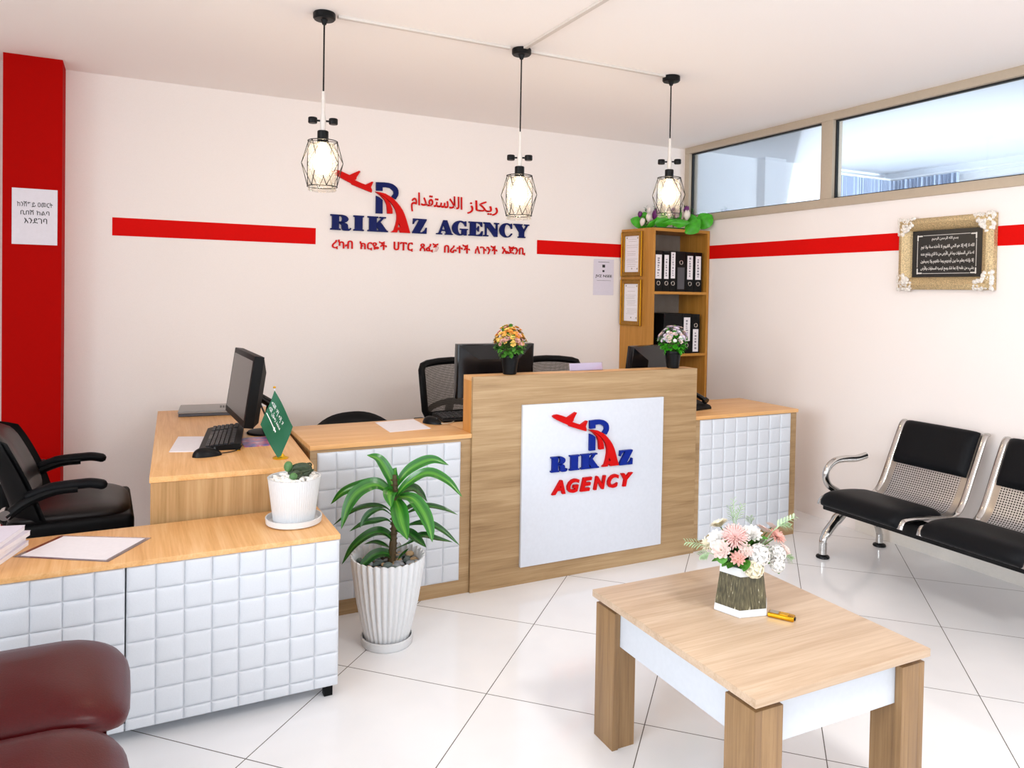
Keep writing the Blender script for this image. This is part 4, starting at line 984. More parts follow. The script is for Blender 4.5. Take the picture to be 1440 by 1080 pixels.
# ================================================================== DESK EQUIPMENT
def monitor(label, loc, rz, w, h, zb, tilt, z_desk, mat='black_satin', back_bulge=True):
    """local frame: screen faces -x, width along y; loc is the foot on the desk"""
    t = thing('monitor', label, 'monitor', loc, rz)
    M = Matrix.Translation((0, 0, zb-z_desk)) @ Matrix.Rotation(radians(tilt), 4, 'Y')
    b = B(); b.box((-0.03, -w/2, 0), (0.012, w/2, h), 0.004, M=M); b.build('casing', mat, t)
    b = B(); b.box((-0.0312, -w/2+0.024, 0.030), (-0.0295, w/2-0.024, h-0.024), M=M); b.build('screen', 'screen_dark', t)
    if back_bulge:
        b = B(); q = [(0.011, w/2-0.006, 0.004, h-0.004), (0.050, w/2-0.105, 0.012, h-0.075)]
        rs = [b.ring([M @ Vector((x, -a, z0)), M @ Vector((x, a, z0)), M @ Vector((x, a, z1)), M @ Vector((x, -a, z1))]) if False else b.ring([M @ Vector(p) for p in ((x, -a, z0), (x, a, z0), (x, a, z1), (x, -a, z1))]) for x, a, z0, z1 in q]
        b.skin(rs, True, True); b.build('back_cover', mat, t, ang=15)
    b = B(); top = M @ Vector((0.05, 0, h*0.38))
    b.tube([top, top+Vector((0.07, 0, -0.045)), Vector((0.135, 0, (zb-z_desk)*0.9+0.02)), Vector((0.125, 0, 0.010))], [0.02, 0.022, 0.024, 0.028], 10, flat=1.5, up=(0, 1, 0)); b.build('neck', 'black_plastic', t)
    b = B(); b.lathe([(0, 0), (0.085, 0), (0.088, 0.004), (0.082, 0.010), (0.03, 0.018), (0, 0.018)], c=(0.10, 0, 0), seg=36, cap=False, sx=0.8); b.build('stand_foot', 'black_plastic', t)
    return t
DZ, CZ = 0.735, 0.757
m1 = monitor('black monitor on the side desk, seen nearly edge-on above the keyboard', (-3.525, -1.115, DZ), radians(2.0), 0.545, 0.318, 0.808, 8, DZ, 'black_plastic')
b = B(); b.tube(smooth_path([(0.05, -0.12, 0.20), (0.09, -0.13, 0.10), (0.12, -0.10, 0.02), (0.16, -0.04, 0.006)], 6), 0.004, 8); b.tube(smooth_path([(0.05, -0.05, 0.20), (0.12, -0.05, 0.15), (0.19, 0.0, 0.10), (0.21, 0.08, 0.02), (0.21, 0.1, 0.005)], 6), 0.004, 8); b.build('cable', 'rubber_black', m1)
m2 = monitor('black monitor seen from behind over the counter, next to the orange flowers', (-2.256, -1.22, CZ), radians(-91), 0.445, 0.285, 0.868, 3, CZ, 'black_gloss')
b = B(); b.box((0.0505, -0.008, 0.175), (0.053, 0.008, 0.185)); b.build('badge', 'brushed_steel', m2)
m3_ = monitor('black monitor seen from behind over the counter, next to the white flowers', (-1.235, -1.23, CZ), radians(-74), 0.445, 0.285, 0.845, 7, CZ, 'black_gloss')

def keyboard(label, loc, rz, L=0.47, Wd=0.165):
    """length along y, keys facing up"""
    t = thing('keyboard', label, 'keyboard', loc, rz, None)
    b = B(); b.prism([(-Wd/2, 0), (Wd/2, 0), (Wd/2, 0.026), (Wd/2-0.03, 0.026), (-Wd/2+0.025, 0.014), (-Wd/2, 0.008)], [], lambda u, v, k: Vector((u, (k-0.5)*L, v))); b.build('base', 'black_plastic', t)
    b = B()
    zz = lambda x: 0.014+(x+Wd/2-0.025)/(Wd-0.055)*0.012
    for r in range(6):
        x = -Wd/2+0.034+r*0.0185+(0.006 if r == 5 else 0); n = 20
        for k in range(n):
            if r == 0 and 5 < k < 11: continue
            y = -L/2+0.018+k*(L-0.036)/(n-1)
            if k in (14,): continue
            b.box((x-0.0078, y-0.0095, zz(x)-0.002), (x+0.0078, y+0.0095, zz(x)+0.006), 0.0016, seg=1)
        if r == 0: b.box((x-0.0078, -L/2+0.018+6*(L-0.036)/(n-1)-0.009, zz(x)-0.002), (x+0.0078, -L/2+0.018+10*(L-0.036)/(n-1)+0.009, zz(x)+0.006), 0.0016, seg=1)
    b.build('keys', 'key_black', t); return t
keyboard('black keyboard on the side desk, in front of the edge-on monitor', (-3.610, -1.195, DZ), radians(-9.0), 0.50)
keyboard('black keyboard half hidden behind the sign-board counter, left end showing', (-2.33, -1.195, CZ), radians(90))
def mouse(label, loc, rz, cord):
    t = thing('computer_mouse', label, 'computer mouse', loc, rz)
    b = B()
    def fn(u, v):
        a = 2*pi*u; r = sin(pi/2*min(1, v*1.0)); z = 0.036*cos(pi/2*v)*(1.0)
        x = 0.058*cos(a)*r; y = 0.031*sin(a)*r*(1-0.10*cos(a)); return Vector((x, y, max(0, z*(1-0.25*(x/0.058)))))
    b.grid(fn, 24, 10); b.build('shell', 'black_satin', t, ang=80)
    b = B(); b.tube([(0.030, 0.004*cos(k), 0.028+0.004*sin(k)) for k in (0, 2, 4)], 0.004, 6); b.build('scroll_wheel', 'key_black', t)
    b = B(); b.tube(smooth_path(cord, 6), 0.0022, 6); b.build('cord', 'cord_grey' if 'counter' in label else 'rubber_black', t)
    return t
mouse('black computer mouse on the side desk in front of the keyboard', (-3.705, -1.535, DZ), radians(6), [(0.055, 0, 0.006), (0.10, 0.02, 0.004), (0.14, 0.06, 0.004), (0.17, 0.14, 0.004)])
mouse('black computer mouse on the counter cabinet, beside the tall counter front', (-2.625, -1.275, CZ), radians(-60), [(0.055, 0, 0.006), (0.075, 0.03, 0.004), (0.06, 0.10, 0.004), (0.02, 0.14, 0.004)])
# desk phone peeping past the counter
t = thing('desk_phone', 'black desk phone half hidden behind the tall counter front', 'telephone', (-1.030, -1.335, CZ), radians(12))
b = B(); b.prism([(-0.10, 0), (0.10, 0), (0.10, 0.055), (0.085, 0.062), (-0.09, 0.022), (-0.10, 0.012)], [], lambda u, v, k: Vector(((k-0.5)*0.18, u, v))); b.build('base', 'black_plastic', t)
b = B(); b.tube(smooth_path([(0.062, -0.085, 0.045), (0.062, -0.05, 0.062), (0.062, 0.03, 0.088), (0.062, 0.085, 0.092)], 6), [0.022]*4+[0.015]*11+[0.022]*4, 12, flat=0.9); b.build('handset', 'black_gloss', t)
b = B()
for i in range(3):
    for j in range(4): b.box((-0.06+i*0.026, -0.06+j*0.026, 0.02+j*0.009+0.012), (-0.042+i*0.026, -0.045+j*0.026, 0.02+j*0.009+0.022), 0.002, seg=1)
b.build('keypad', 'key_black', t)
# papers, folder, leaflet, ring
def flat_sheet(name, label, cat, pts, z, mat, th=0.0015, group=None):
    b = B(); b.prism([(p[0], p[1]) for p in pts], [], lambda u, v, k: Vector((u, v, z+th*k))); return tag(b.build(name, mat), label, cat, group)
flat_sheet('paper_sheet', 'white paper half under the keyboard on the side desk', 'paper', [(-3.842, -1.405), (-3.735, -1.440), (-3.665, -1.12), (-3.790, -1.075)], DZ+0.0003, 'paper_white', 0.003)
flat_sheet('paper_sheet', 'white sheet of paper on the counter cabinet behind the leafy plant', 'paper', [(-2.896, -1.430), (-2.684, -1.408), (-2.674, -1.128), (-2.886, -1.152)], CZ+0.0003, 'paper_white', 0.0015)
t = thing('document_folder', 'grey document folder at the far end of the side desk', 'folder', (-3.60, -0.40, DZ), radians(-6))
b = B(); b.box((-0.15, -0.12, 0.0), (0.15, 0.12, 0.016), 0.005, seg=3); b.build('base', 'folder_edge', t)
b = B(); b.box((-0.152, -0.122, 0.0165), (0.152, 0.122, 0.030), 0.004, seg=3); b.build('cover', 'folder_grey', t)
b = B()
for k in range(3):
    for j in range(3): b.box((0.055+j*0.014, -0.03+k*0.028, 0.030), (0.064+j*0.014, -0.014+k*0.028, 0.0306))
b.build('print', 'ink_black', t)
t = thing('leaflet', 'purple and pink printed leaflet on the side desk', 'leaflet', (-3.49, -1.33, DZ))
b = B(); b.box((-0.055, -0.09, 0.0002), (0.075, 0.11, 0.004)); b.build('sheet', 'leaflet_print', t)
b = B(); b.tube([(-3.578+0.0085*cos(2*pi*i/24), -1.475+0.0085*sin(2*pi*i/24), DZ+0.0022) for i in range(24)], 0.002, 8, closed=True); tag(b.build('ring', 'gold'), 'tiny gold ring on the side desk between keyboard and flag', 'ring')
# name card on the counter ledge
t = thing('card_holder', 'clear holder with a blank white card on the ledge between two flower pots', 'card holder', (-1.862, -1.506, 1.025), radians(1))
b = B(); b.box((-0.100, -0.004, 0.0), (0.100, 0.0, 0.038), M=Matrix.Rotation(radians(-12), 4, 'X')); b.build('card', 'paper_white', t)
b = B(); b.box((-0.102, -0.008, 0.0), (0.102, -0.0055, 0.040), M=Matrix.Rotation(radians(-12), 4, 'X')); b.box((-0.102, -0.008, 0.0), (0.102, 0.020, 0.0025)); b.build('holder', 'clear_sleeve', t)
# things on the low cabinet
LC = 0.574
t = thing('paper_sheet', 'blank white sheet in a clear plastic sleeve on the low cabinet', 'paper', (-4.115, -2.035, LC))
Q = [Vector((-4.310, -2.053)), Vector((-4.044, -2.219)), Vector((-3.920, -2.026)), Vector((-4.192, -1.880))]
cen = sum(Q, Vector((0, 0)))/4
b = B(); b.prism([tuple(q) for q in Q], [], lambda u, v, k: Vector((u, v, LC+0.0004+0.0016*k))); b.build('sleeve', 'clear_sleeve', t, world=True)
b = B(); b.prism([tuple(cen+(q-cen)*0.90) for q in Q], [], lambda u, v, k: Vector((u, v, LC+0.0008+0.0008*k+0.0006*k))); b.build('sheet', 'paper_white', t, world=True)
zz = LC+0.0003
for k, (dx, a, lab) in enumerate(((0.0, 4, 'bottom white paper booklet of the pile on the low cabinet'), (-0.004, 6, 'white paper booklet second from the bottom of the pile'),
                                  (0.002, 3, 'white paper booklet second from the top of the pile'), (-0.006, 7, 'top white paper booklet of the pile on the low cabinet'))):
    t = thing('paper_booklet', lab, 'booklet', (-4.425+dx, -2.055, zz), radians(a-22), 'pile of paper booklets')
    b = B(); b.box((-0.105, -0.148, 0.0), (0.105, 0.148, 0.0145), 0.001, seg=1); b.build('pages', 'paper_white', t)
    b = B(); b.box((-0.106, -0.149, 0.0147), (0.106, 0.149, 0.0162)); b.build('cover', 'paper_lilac', t)
    zz += 0.0165

# --- green flag on a little gold stand
t = thing('desk_flag', 'small green flag with white writing and sword on a gold stand', 'flag', (-3.440, -1.690, DZ))
b = B(); b.lathe([(0, 0), (0.030, 0), (0.032, 0.003), (0.028, 0.007), (0.017, 0.011), (0.013, 0.017), (0.006, 0.022), (0.004, 0.030), (0, 0.030)], seg=32, cap=False); b.build('base', 'gold_bright', t)
top = on(386, 546, 'y', -1.69)
b = B(); b.tube([(0, 0, 0.025), tuple(top-Vector((-3.440, -1.690, DZ)))], 0.0022, 8); b.build('pole', 'white_plastic', t)
b = B(); b.sphere(tuple(top-Vector((-3.440, -1.690, DZ))+Vector((0, 0, 0.004))), 0.006, (1, 1, 0.8), 12); b.build('finial', 'gold_bright', t)
A_, B_, D_ = on(386, 549, 'y', -1.712), on(412.5, 600, 'y', -1.70), on(365.5, 597, 'y', -1.718)
def fpt(u, v, d=0):   # u along the top edge, v down the hoist
    p = A_ + (B_-A_)*u + (D_-A_)*v
    n = Vector((0.25, -0.96, 0.1)).normalized()
    return p + n*(0.006*sin(u*5+v*2)+0.004*sin(v*6)+d)
b = B(); b.grid(lambda u, v: fpt(u, v, 0.0), 16, 14); b.grid(lambda u, v: fpt(u, v, 0.0012), 16, 14); fl = b.build('flag_cloth', 'flag_green', t, world=True, ang=80)
b = B(); text_into(b, arabic('لا إله إلا الله'), 1, lambda u, v, k: fpt(0.04+u, 0.375-v, 0.0016+0.0006*k), fit=(0.62, 0.135), embolden=0.004)
text_into(b, arabic('محمد رسول الله'), 1, lambda u, v, k: fpt(0.04+u, 0.525-v, 0.0016+0.0006*k), fit=(0.60, 0.135), embolden=0.004)
for k in range(12):
    u0, u1 = 0.03+0.53*k/12, 0.03+0.53*(k+1)/12; hw = 0.013 if u1 < 0.46 else 0.020
    b.prism([(u0, 0.628-hw), (u1, 0.628-hw), (u1, 0.628+hw), (u0, 0.628+hw)], [], lambda u, v, k: fpt(u, v, 0.0018+0.0006*k))
b.prism([(0.46, 0.585), (0.49, 0.585), (0.49, 0.672), (0.46, 0.672)], [], lambda u, v, k: fpt(u, v, 0.0018+0.0006*k))
b.build('writing', 'flag_white', fl, world=True)

# ================================================================== PLANTS AND FLOWERS
def ribbon_leaf(b, path, width, up=Vector((0, 0, 1)), fold=0.25, n=5, tip=0.0, prof=None, twist=0.0):
    pts = smooth_path(path, n); m = len(pts)-1; rows = []
    for i, p in enumerate(pts):
        d = (pts[min(i+1, m)]-pts[max(i-1, 0)]).normalized()
        side = d.cross(up)
        side = side.normalized() if side.length > 0.05 else d.cross(Vector((0, 1, 0.3))).normalized()
        if twist: side = (Matrix.Rotation(twist*i/m, 3, d) @ side)
        nn = side.cross(d).normalized(); t = i/m
        w = width*(prof(t) if prof else (0.18+0.82*min(1, t/0.35)**0.8)*(max(0, 1-((t-0.42)/0.58)**2) if t > 0.42 else 1)**0.75)
        w = max(w, 0.0006)
        rows.append([b.bm.verts.new(p+side*w*s*0.5+nn*w*0.5*fold*abs(s)) for s in (-1, -0.5, 0, 0.5, 1)])
    for i in range(m):
        for k in range(4):
            f = b.bm.faces.new((rows[i][k], rows[i][k+1], rows[i+1][k+1], rows[i+1][k]))
            for l, (a, c) in zip(f.loops, ((i, k), (i, k+1), (i+1, k+1), (i+1, k))): l[b.uv].uv = (c/4, a/m)
    return b
# --- leafy dragon plant in a fluted pot on the floor
PX, PY = -3.052, -1.915
t = thing('potted_plant', 'tall leafy green plant in a fluted white pot on the floor', 'plant', (PX, PY, 0))
b = B(); b.lathe([(0, 0), (0.098, 0), (0.102, 0.006), (0.105, 0.034), (0.099, 0.036), (0.095, 0.012), (0, 0.010)], seg=72, flutes=36, depth=0.010, cap=False); b.build('saucer', 'white_ceramic', t, ang=60)
def fluted(b, zs, n=28, seg=28*8, rimwave=0.0):
    rs = []
    for r, z, d, wv in zs:
        rs.append(b.ring([Vector(((r*(1+d*(abs(sin(n*a/2))-0.6)))*cos(a), (r*(1+d*(abs(sin(n*a/2))-0.6)))*sin(a), z+wv*abs(sin(n*a/2)))) for a in (2*pi*i/seg for i in range(seg))]))
    return b.skin(rs, True, False)
b = B(); fluted(b, [(0.01, 0.013, 0, 0), (0.078, 0.013, 0.03, 0), (0.088, 0.03, 0.06, 0), (0.103, 0.09, 0.075, 0), (0.120, 0.17, 0.08, 0), (0.134, 0.26, 0.08, 0), (0.143, 0.325, 0.08, 0.0), (0.146, 0.350, 0.08, 0.010), (0.141, 0.350, 0.08, 0.010), (0.136, 0.318, 0.05, 0.0), (0.130, 0.30, 0.04, 0)], 30, 30*8)
b.build('pot', 'white_ceramic', t, ang=60)
b = B(); b.lathe([(0, 0.312), (0.06, 0.314), (0.131, 0.308)], seg=32, cap=False); b.build('soil', 'soil', t)
b1, b2, b3 = B(), B(), B()
rr = random.Random(4)
for k in range(95):
    a = rr.uniform(0, 2*pi); r = 0.122*math.sqrt(rr.random()); s = rr.uniform(0.007, 0.018)
    M = Matrix.Translation((r*cos(a), r*sin(a), 0.318+rr.uniform(0, 0.012))) @ Matrix.Rotation(rr.uniform(0, 6), 4, 'Z') @ Matrix.Rotation(rr.uniform(-.5, .5), 4, 'X')
    (b1, b2, b3)[k % 3].sphere((0, 0, 0), s, (1.2, 0.9, 0.6), 10, M)
for bb, m_ in ((b1, 'pebble_grey'), (b2, 'pebble_tan'), (b3, 'pebble_slate')):
    o = bb.build('pebbles', m_, t); o['kind'] = 'stuff'
b = B(); b.tube(smooth_path([(0.012, 0.0, 0.30), (0.020, 0, 0.40), (0.026, 0.0, 0.50), (0.026, 0.0, 0.60), (0.024, 0.0, 0.68)], 4), [0.016]*5+[0.013]*8+[0.010]*4, 10)
for k in range(16):
    z = 0.36+k*0.02; b.tube([(0.022+0.014*cos(i*0.7), 0.014*sin(i*0.7), z) for i in range(9)], 0.0028, 5, closed=True)
b.build('stem', 'stem_brown', t)
S = 3.273
LV = [  # leaf axes measured in the photo: pixel points, width, how far each swings towards (+) or away from (-) the viewer
 ([(372, 285), (345, 215), (300, 150), (248, 131)], 0.040, 0.03), ([(380, 275), (430, 210), (500, 165), (560, 152), (625, 177)], 0.036, -0.05),
 ([(395, 315), (440, 258), (530, 213), (620, 250), (688, 325)], 0.036, 0.05), ([(345, 302), (305, 258), (230, 268), (140, 300), (82, 357)], 0.034, -0.04),
 ([(345, 305), (290, 268), (210, 300), (160, 370), (130, 472)], 0.044, 0.11), ([(385, 325), (395, 380), (412, 450), (437, 522)], 0.056, 0.16),
 ([(405, 320), (455, 330), (505, 390), (535, 460), (550, 532)], 0.046, 0.13), ([(400, 310), (450, 285), (495, 310), (526, 345)], 0.042, -0.10),
 ([(400, 420), (450, 390), (520, 365), (600, 378), (667, 406)], 0.026, -0.04), ([(395, 480), (450, 450), (530, 445), (600, 480), (677, 548)], 0.030, 0.03),
 ([(390, 560), (440, 535), (500, 500), (570, 515), (645, 532)], 0.030, -0.03), ([(365, 400), (330, 370), (260, 365), (180, 390), (92, 455)], 0.026, -0.07),
 ([(365, 410), (320, 380), (270, 392), (235, 425), (216, 466)], 0.026, 0.05), ([(370, 450), (340, 428), (290, 432), (230, 445), (168, 482)], 0.026, 0.02),
 ([(372, 520), (330, 488), (270, 492), (190, 550), (133, 635)], 0.036, 0.07), ([(370, 565), (330, 545), (285, 532), (235, 541)], 0.022, -0.03),
 ([(372, 600), (335, 582), (285, 590), (240, 625), (205, 660)], 0.034, 0.07), ([(375, 300), (370, 250), (375, 215), (385, 188)], 0.042, 0.0),
 ([(395, 470), (440, 490), (480, 520), (522, 556)], 0.036, 0.10), ([(378, 320), (362, 300), (352, 320), (360, 372)], 0.046, 0.12),
 ([(385, 640), (400, 600), (425, 575), (442, 560)], 0.010, 0.03), ([(390, 430), (430, 380), (460, 365), (480, 372)], 0.022, -0.06)]
base_d = (Vector((PX+0.024, PY, 0.55))-CAM_LOC).dot(FWD)
for k, (pp, wd, sw) in enumerate(LV):
    n = len(pp)-1
    path = [ray(440+x/S, 600+y/S, base_d - sw*(i/n)**0.9) for i, (x, y) in enumerate(pp)]
    stem_pt = Vector((PX+0.024, PY, path[0].z-0.005)); path[0] = stem_pt.lerp(path[0], 0.35)
    b = B(); ribbon_leaf(b, path, wd*(1.22 if wd > 0.033 else 1.0), up=(Vector((0, 0, 0.75))+(CAM_LOC-path[2]).normalized()).normalized(), fold=0.35, n=6, prof=(lambda t_: max(0.02, (0.13+0.87*(1/(1+math.exp(-(t_-0.30)*16))))*(1-max(0, (t_-0.55)/0.45)**1.7)**0.9)) if wd < 0.034 else (lambda t_: max(0.02, (0.42+0.58*min(1, t_/0.35))*(1-max(0, (t_-0.5)/0.5)**1.8)**0.9)), twist=rr.uniform(-0.5, 0.5)); b.build('leaf', 'young_leaf' if k in (0, 1, 2, 3, 4, 5, 6, 17, 19) else 'striped_leaf', t, world=True, ang=80)

# --- little cactus in a ribbed white pot
CX, CY = -3.452, -2.045
t = thing('potted_cactus', 'small dark cactus in a ribbed white pot on the low cabinet', 'plant', (CX, CY, LC))
b = B(); b.lathe([(0, 0), (0.088, 0), (0.098, 0.006), (0.100, 0.026), (0.096, 0.026), (0.090, 0.010), (0, 0.008)], seg=64, cap=False); b.build('saucer', 'white_ceramic', t)
b = B(); b.lathe([(0, 0.009), (0.070, 0.009), (0.073, 0.014), (0.092, 0.164), (0.094, 0.170), (0.089, 0.170), (0.086, 0.150), (0, 0.150)], seg=256, flutes=64, depth=0.008, cap=False); b.build('pot', 'white_ceramic', t, ang=50)
b = B(); rr = random.Random(9)
for k in range(150):
    a = rr.uniform(0, 2*pi); r = 0.080*math.sqrt(rr.random()); M = Matrix.Translation((r*cos(a), r*sin(a), 0.156+0.012*(1-r/0.08)+rr.uniform(0, 0.008))) @ Matrix.Rotation(rr.uniform(0, 6), 4, 'Z') @ Matrix.Rotation(rr.uniform(-.6, .6), 4, 'X')
    b.sphere((0, 0, 0), rr.uniform(0.006, 0.012), (1.4, 0.8, 0.6), 8, M)
o = b.build('pebbles', 'white_pebble', t); o['kind'] = 'stuff'
b = B()
def cact(c, r, sc, M=None, ribs=12):
    prof = [(sin(pi*k/12)*r*(1.0), -cos(pi*k/12)*r*sc) for k in range(1, 12)]
    b.lathe([(p[0], p[1]) for p in prof], c=(0, 0, 0), seg=ribs*4, flutes=ribs, depth=0.10, cap=True, M=Matrix.Translation(c) @ (M or Matrix()))
cact((0.020, 0.0, 0.188), 0.027, 1.65, Matrix.Rotation(radians(80), 4, 'Y') @ Matrix.Rotation(0.3, 4, 'X')); cact((0.000, -0.028, 0.178), 0.018, 1.3, Matrix.Rotation(radians(70), 4, 'Y'))
for k in range(60):
    a = rr.uniform(0, 2*pi); x = rr.uniform(-0.03, 0.05); b.sphere((0.015+x, 0.022*cos(a), 0.188+0.024*sin(a)), 0.0035, (1, 1, 1), 6)
b.build('cactus_body', 'cactus_green', t, ang=60)
b = B(); b.sphere((-0.022, 0.0, 0.207), 0.016, (1, 1, 1.25), 14); b.sphere((-0.012, -0.045, 0.180), 0.015, (1, 1, 0.9), 14); b.build('cactus_offset', 'cactus_light', t)

# --- flower building blocks
def bloom(b, c, axis, r, rings=4, petals=10, cup=0.5, seed=0, slim=1.0, ragged=0.0):
    rr = random.Random(seed); q = Vector(axis).normalized().to_track_quat('Z', 'Y').to_matrix()
    for k in range(rings):
        f = (k+1)/rings; n = max(5, int(petals*(0.55+0.45*f)))
        tilt = radians(84-(78*f)*(1-cup*0.55)); L = r*(0.45+0.55*f); wd = L*slim*(2.1*pi/n)*0.62
        for i in range(n):
            a = 2*pi*(i+0.5*(k % 2))/n+rr.uniform(-.1, .1); tl = tilt+rr.uniform(-.12, .12); ll = L*(1+ragged*rr.uniform(-1, 1))
            rows = []
            for j in range(5):
                s = j/4; rad = r*0.04+ll*s*cos(tl*(1-0.25*s)); z = ll*s*sin(tl*(1-0.35*s))-0.10*r*f
                w = wd*(0.35+0.65*sin(pi*min(1, s*0.72+0.08)))*(1 if j < 4 else 0.45)
                rows.append([q @ Vector((rad*cos(a)-y*sin(a), rad*sin(a)+y*cos(a), z+abs(y)*0.35))+Vector(c) for y in (-w/2, 0, w/2)])
            vs = [[b.bm.verts.new(p) for p in row] for row in rows]
            for j in range(4):
                for m in range(2): b.bm.faces.new((vs[j][m], vs[j][m+1], vs[j+1][m+1], vs[j+1][m]))
    return b
def round_leaf(b, base, tip, width, up=(0, 0, 1), fold=0.2):
    base, tip = Vector(base), Vector(tip); mid = (base+tip)/2+Vector(up)*0.12*(tip-base).length
    return ribbon_leaf(b, [base, mid, tip], width, up=Vector(up), fold=fold, n=5, prof=lambda t: max(0.03, sin(pi*min(1, 0.06+t*0.94))**0.7))
# --- bushy little flower pots on the counter ledge
def flower_pot(label, x, y, cols, seed, rad, tall):
    t = thing('flower_pot', label, 'plant', (x, y, 1.025), seed*0.7, 'flower pots on the counter ledge')
    b = B(); b.lathe([(0, 0), (0.030, 0), (0.033, 0.003), (0.043, 0.082), (0.046, 0.084), (0.046, 0.094), (0.042, 0.094), (0.040, 0.080), (0, 0.080)], seg=36, cap=False); b.build('pot', 'black_satin', t)
    rr = random.Random(seed); cz = 0.155
    st = B(); lv = B(); heads = {c: B() for c in cols}
    for k in range(230):
        d = Vector((rr.gauss(0, 1), rr.gauss(0, 1), rr.gauss(0.15, 1))).normalized(); R_ = rad*rr.uniform(0.72, 1.0)
        p = Vector((0, 0, cz))+Vector((d.x*R_, d.y*R_, d.z*R_*tall*(1 if d.z > 0 else 0.75)))
        if p.z < 0.085: continue
        if d.z > -0.10:
            bloom(heads[rr.choice(cols)], p, d+Vector((0, 0, 0.3)), rr.uniform(0.011, 0.016), 2, 6, 0.6, seed*1000+k, 1.1)
            if k % 3 == 0: st.tube([(d.x*0.01, d.y*0.01, 0.09), tuple(p*0.6+Vector((0, 0, 0.05))), tuple(p)], 0.0012, 5)
        if d.z < 0.25 or k % 4 == 0:
            e = Vector((rr.uniform(-1, 1), rr.uniform(-1, 1), rr.uniform(-.3, .8))).normalized()
            round_leaf(lv, p*0.86+Vector((0, 0, 0.014)), p*0.86+Vector((0, 0, 0.014))+(d+e*0.6).normalized()*0.030, 0.019)
    for k in range(60):
        d = Vector((rr.gauss(0, 1), rr.gauss(0, 1), rr.gauss(-.2, 0.8))).normalized(); p = Vector((0, 0, 0.135))+d*rad*0.62
        if p.z > 0.085: round_leaf(lv, p, p+(d+Vector((0, 0, .2))).normalized()*0.032, 0.022)
    st.build('stems', 'stem_green', t); o = lv.build('leaves', 'leaf_mid' if seed == 1 else 'leaf_bright', t, ang=80); o['kind'] = 'stuff'
    for c in cols: o = heads[c].build('blossoms', c, t, ang=80); o['kind'] = 'stuff'
    return t
flower_pot('small black pot of orange and yellow flowers on the counter ledge', -2.330, -1.548, ['petal_orange', 'petal_yellow', 'petal_coral'], 1, 0.078, 1.15)
flower_pot('small black pot of white and lilac flowers on the counter ledge, before the bookcase', -1.322, -1.545, ['petal_white', 'petal_lilac', 'petal_blush'], 2, 0.080, 1.0)
# --- tulips and broad leaves on top of the bookcase
t = thing('flower_arrangement', 'purple and ivory tulips with broad green leaves on top of the bookcase', 'flowers', (-0.29, -0.20, ZT))
DQ = (Vector((-0.29, -0.22, 2.0))-CAM_LOC).dot(FWD)
s9 = 9.0
fp = lambda x, y, dd=0: ray(870+x/s9, 280+y/s9, DQ+dd)
b = B(); b.box((-0.46, -0.24, ZT), (-0.12, -0.15, ZT+0.02), 0.008); b.build('base', 'leaf_deep', t, world=True)
for (bx, by, tx, ty, w, dd) in ((360, 360, 150, 255, 0.075, 0.0), (440, 345, 400, 280, 0.090, -0.06), (620, 340, 520, 180, 0.12, -0.04), (640, 250, 660, 330, 0.10, -0.05), (770, 250, 760, 390, 0.125, -0.07), (880, 300, 1010, 420, 0.125, -0.08), (1010, 350, 1180, 200, 0.105, -0.02), (600, 330, 580, 160, 0.085, 0.02), (860, 280, 1000, 235, 0.055, 0.02), (300, 350, 250, 230, 0.045, 0.03), (720, 330, 770, 120, 0.05, 0.04), (340, 300, 320, 160, 0.05, 0.03)):
    b = B(); a, c = fp(bx, by, dd+0.02), fp(tx, ty, dd); a.z = max(a.z, ZT+0.012); 
    if c.y > -0.34: c.z = max(c.z, ZT+0.012)
    vw = (CAM_LOC-a).normalized()
    ribbon_leaf(b, [a, (a+c)/2+vw*0.025+Vector((0, 0, 0.012)), c], w*1.3, up=(vw+Vector((0, 0, 0.5))).normalized(), fold=-0.15, n=6, prof=lambda q: max(0.03, sin(pi*min(1, 0.08+q*0.92))**0.62)); b.build('leaf', 'leaf_bright', t, world=True, ang=80)
for k, (x, y, r, m_, dd) in enumerate(((270, 195, 0.020, 'petal_purple', 0.0), (385, 150, 0.022, 'bud_ivory', 0.02), (380, 235, 0.026, 'bud_ivory', -0.04), (300, 290, 0.024, 'bud_ivory', -0.05), (470, 195, 0.034, 'petal_purple', -0.02), (640, 195, 0.026, 'bud_ivory', -0.04), (735, 185, 0.028, 'petal_purple', 0.0), (855, 135, 0.024, 'petal_purple', 0.02), (865, 205, 0.030, 'bud_ivory', -0.04), (545, 130, 0.020, 'bud_ivory', 0.05), (690, 150, 0.022, 'petal_purple', 0.05))):
    r *= 1.4; b = B(); p = fp(x, y, dd); ax = Vector((0.2*sin(k*2.1), -0.3, 1)).normalized(); q = ax.to_track_quat('Z', 'Y').to_matrix()
    for i in range(6):
        a = 2*pi*i/6; g = 0.85 if i % 2 else 1.0
        def pet(u, v):
            ang = a+(u-0.5)*1.5*sin(pi*min(1, 0.12+0.86*v)); rad = r*0.62*g*sin(pi*(0.10+0.72*v)); return p + q @ Vector((rad*cos(ang), rad*sin(ang), -r*0.9+r*1.9*v))
        b.grid(pet, 4, 7)
    b.build('tulip', m_, t, world=True, ang=80)
    b = B(); b.tube(smooth_path([p-ax*r*0.8, p-ax*r*0.8+Vector((0, 0.01, -0.03)), Vector((p.x*0.9-0.03, -0.20, ZT+0.015))], 4), 0.003, 6); b.build('tulip_stem', 'stem_green', t, world=True)
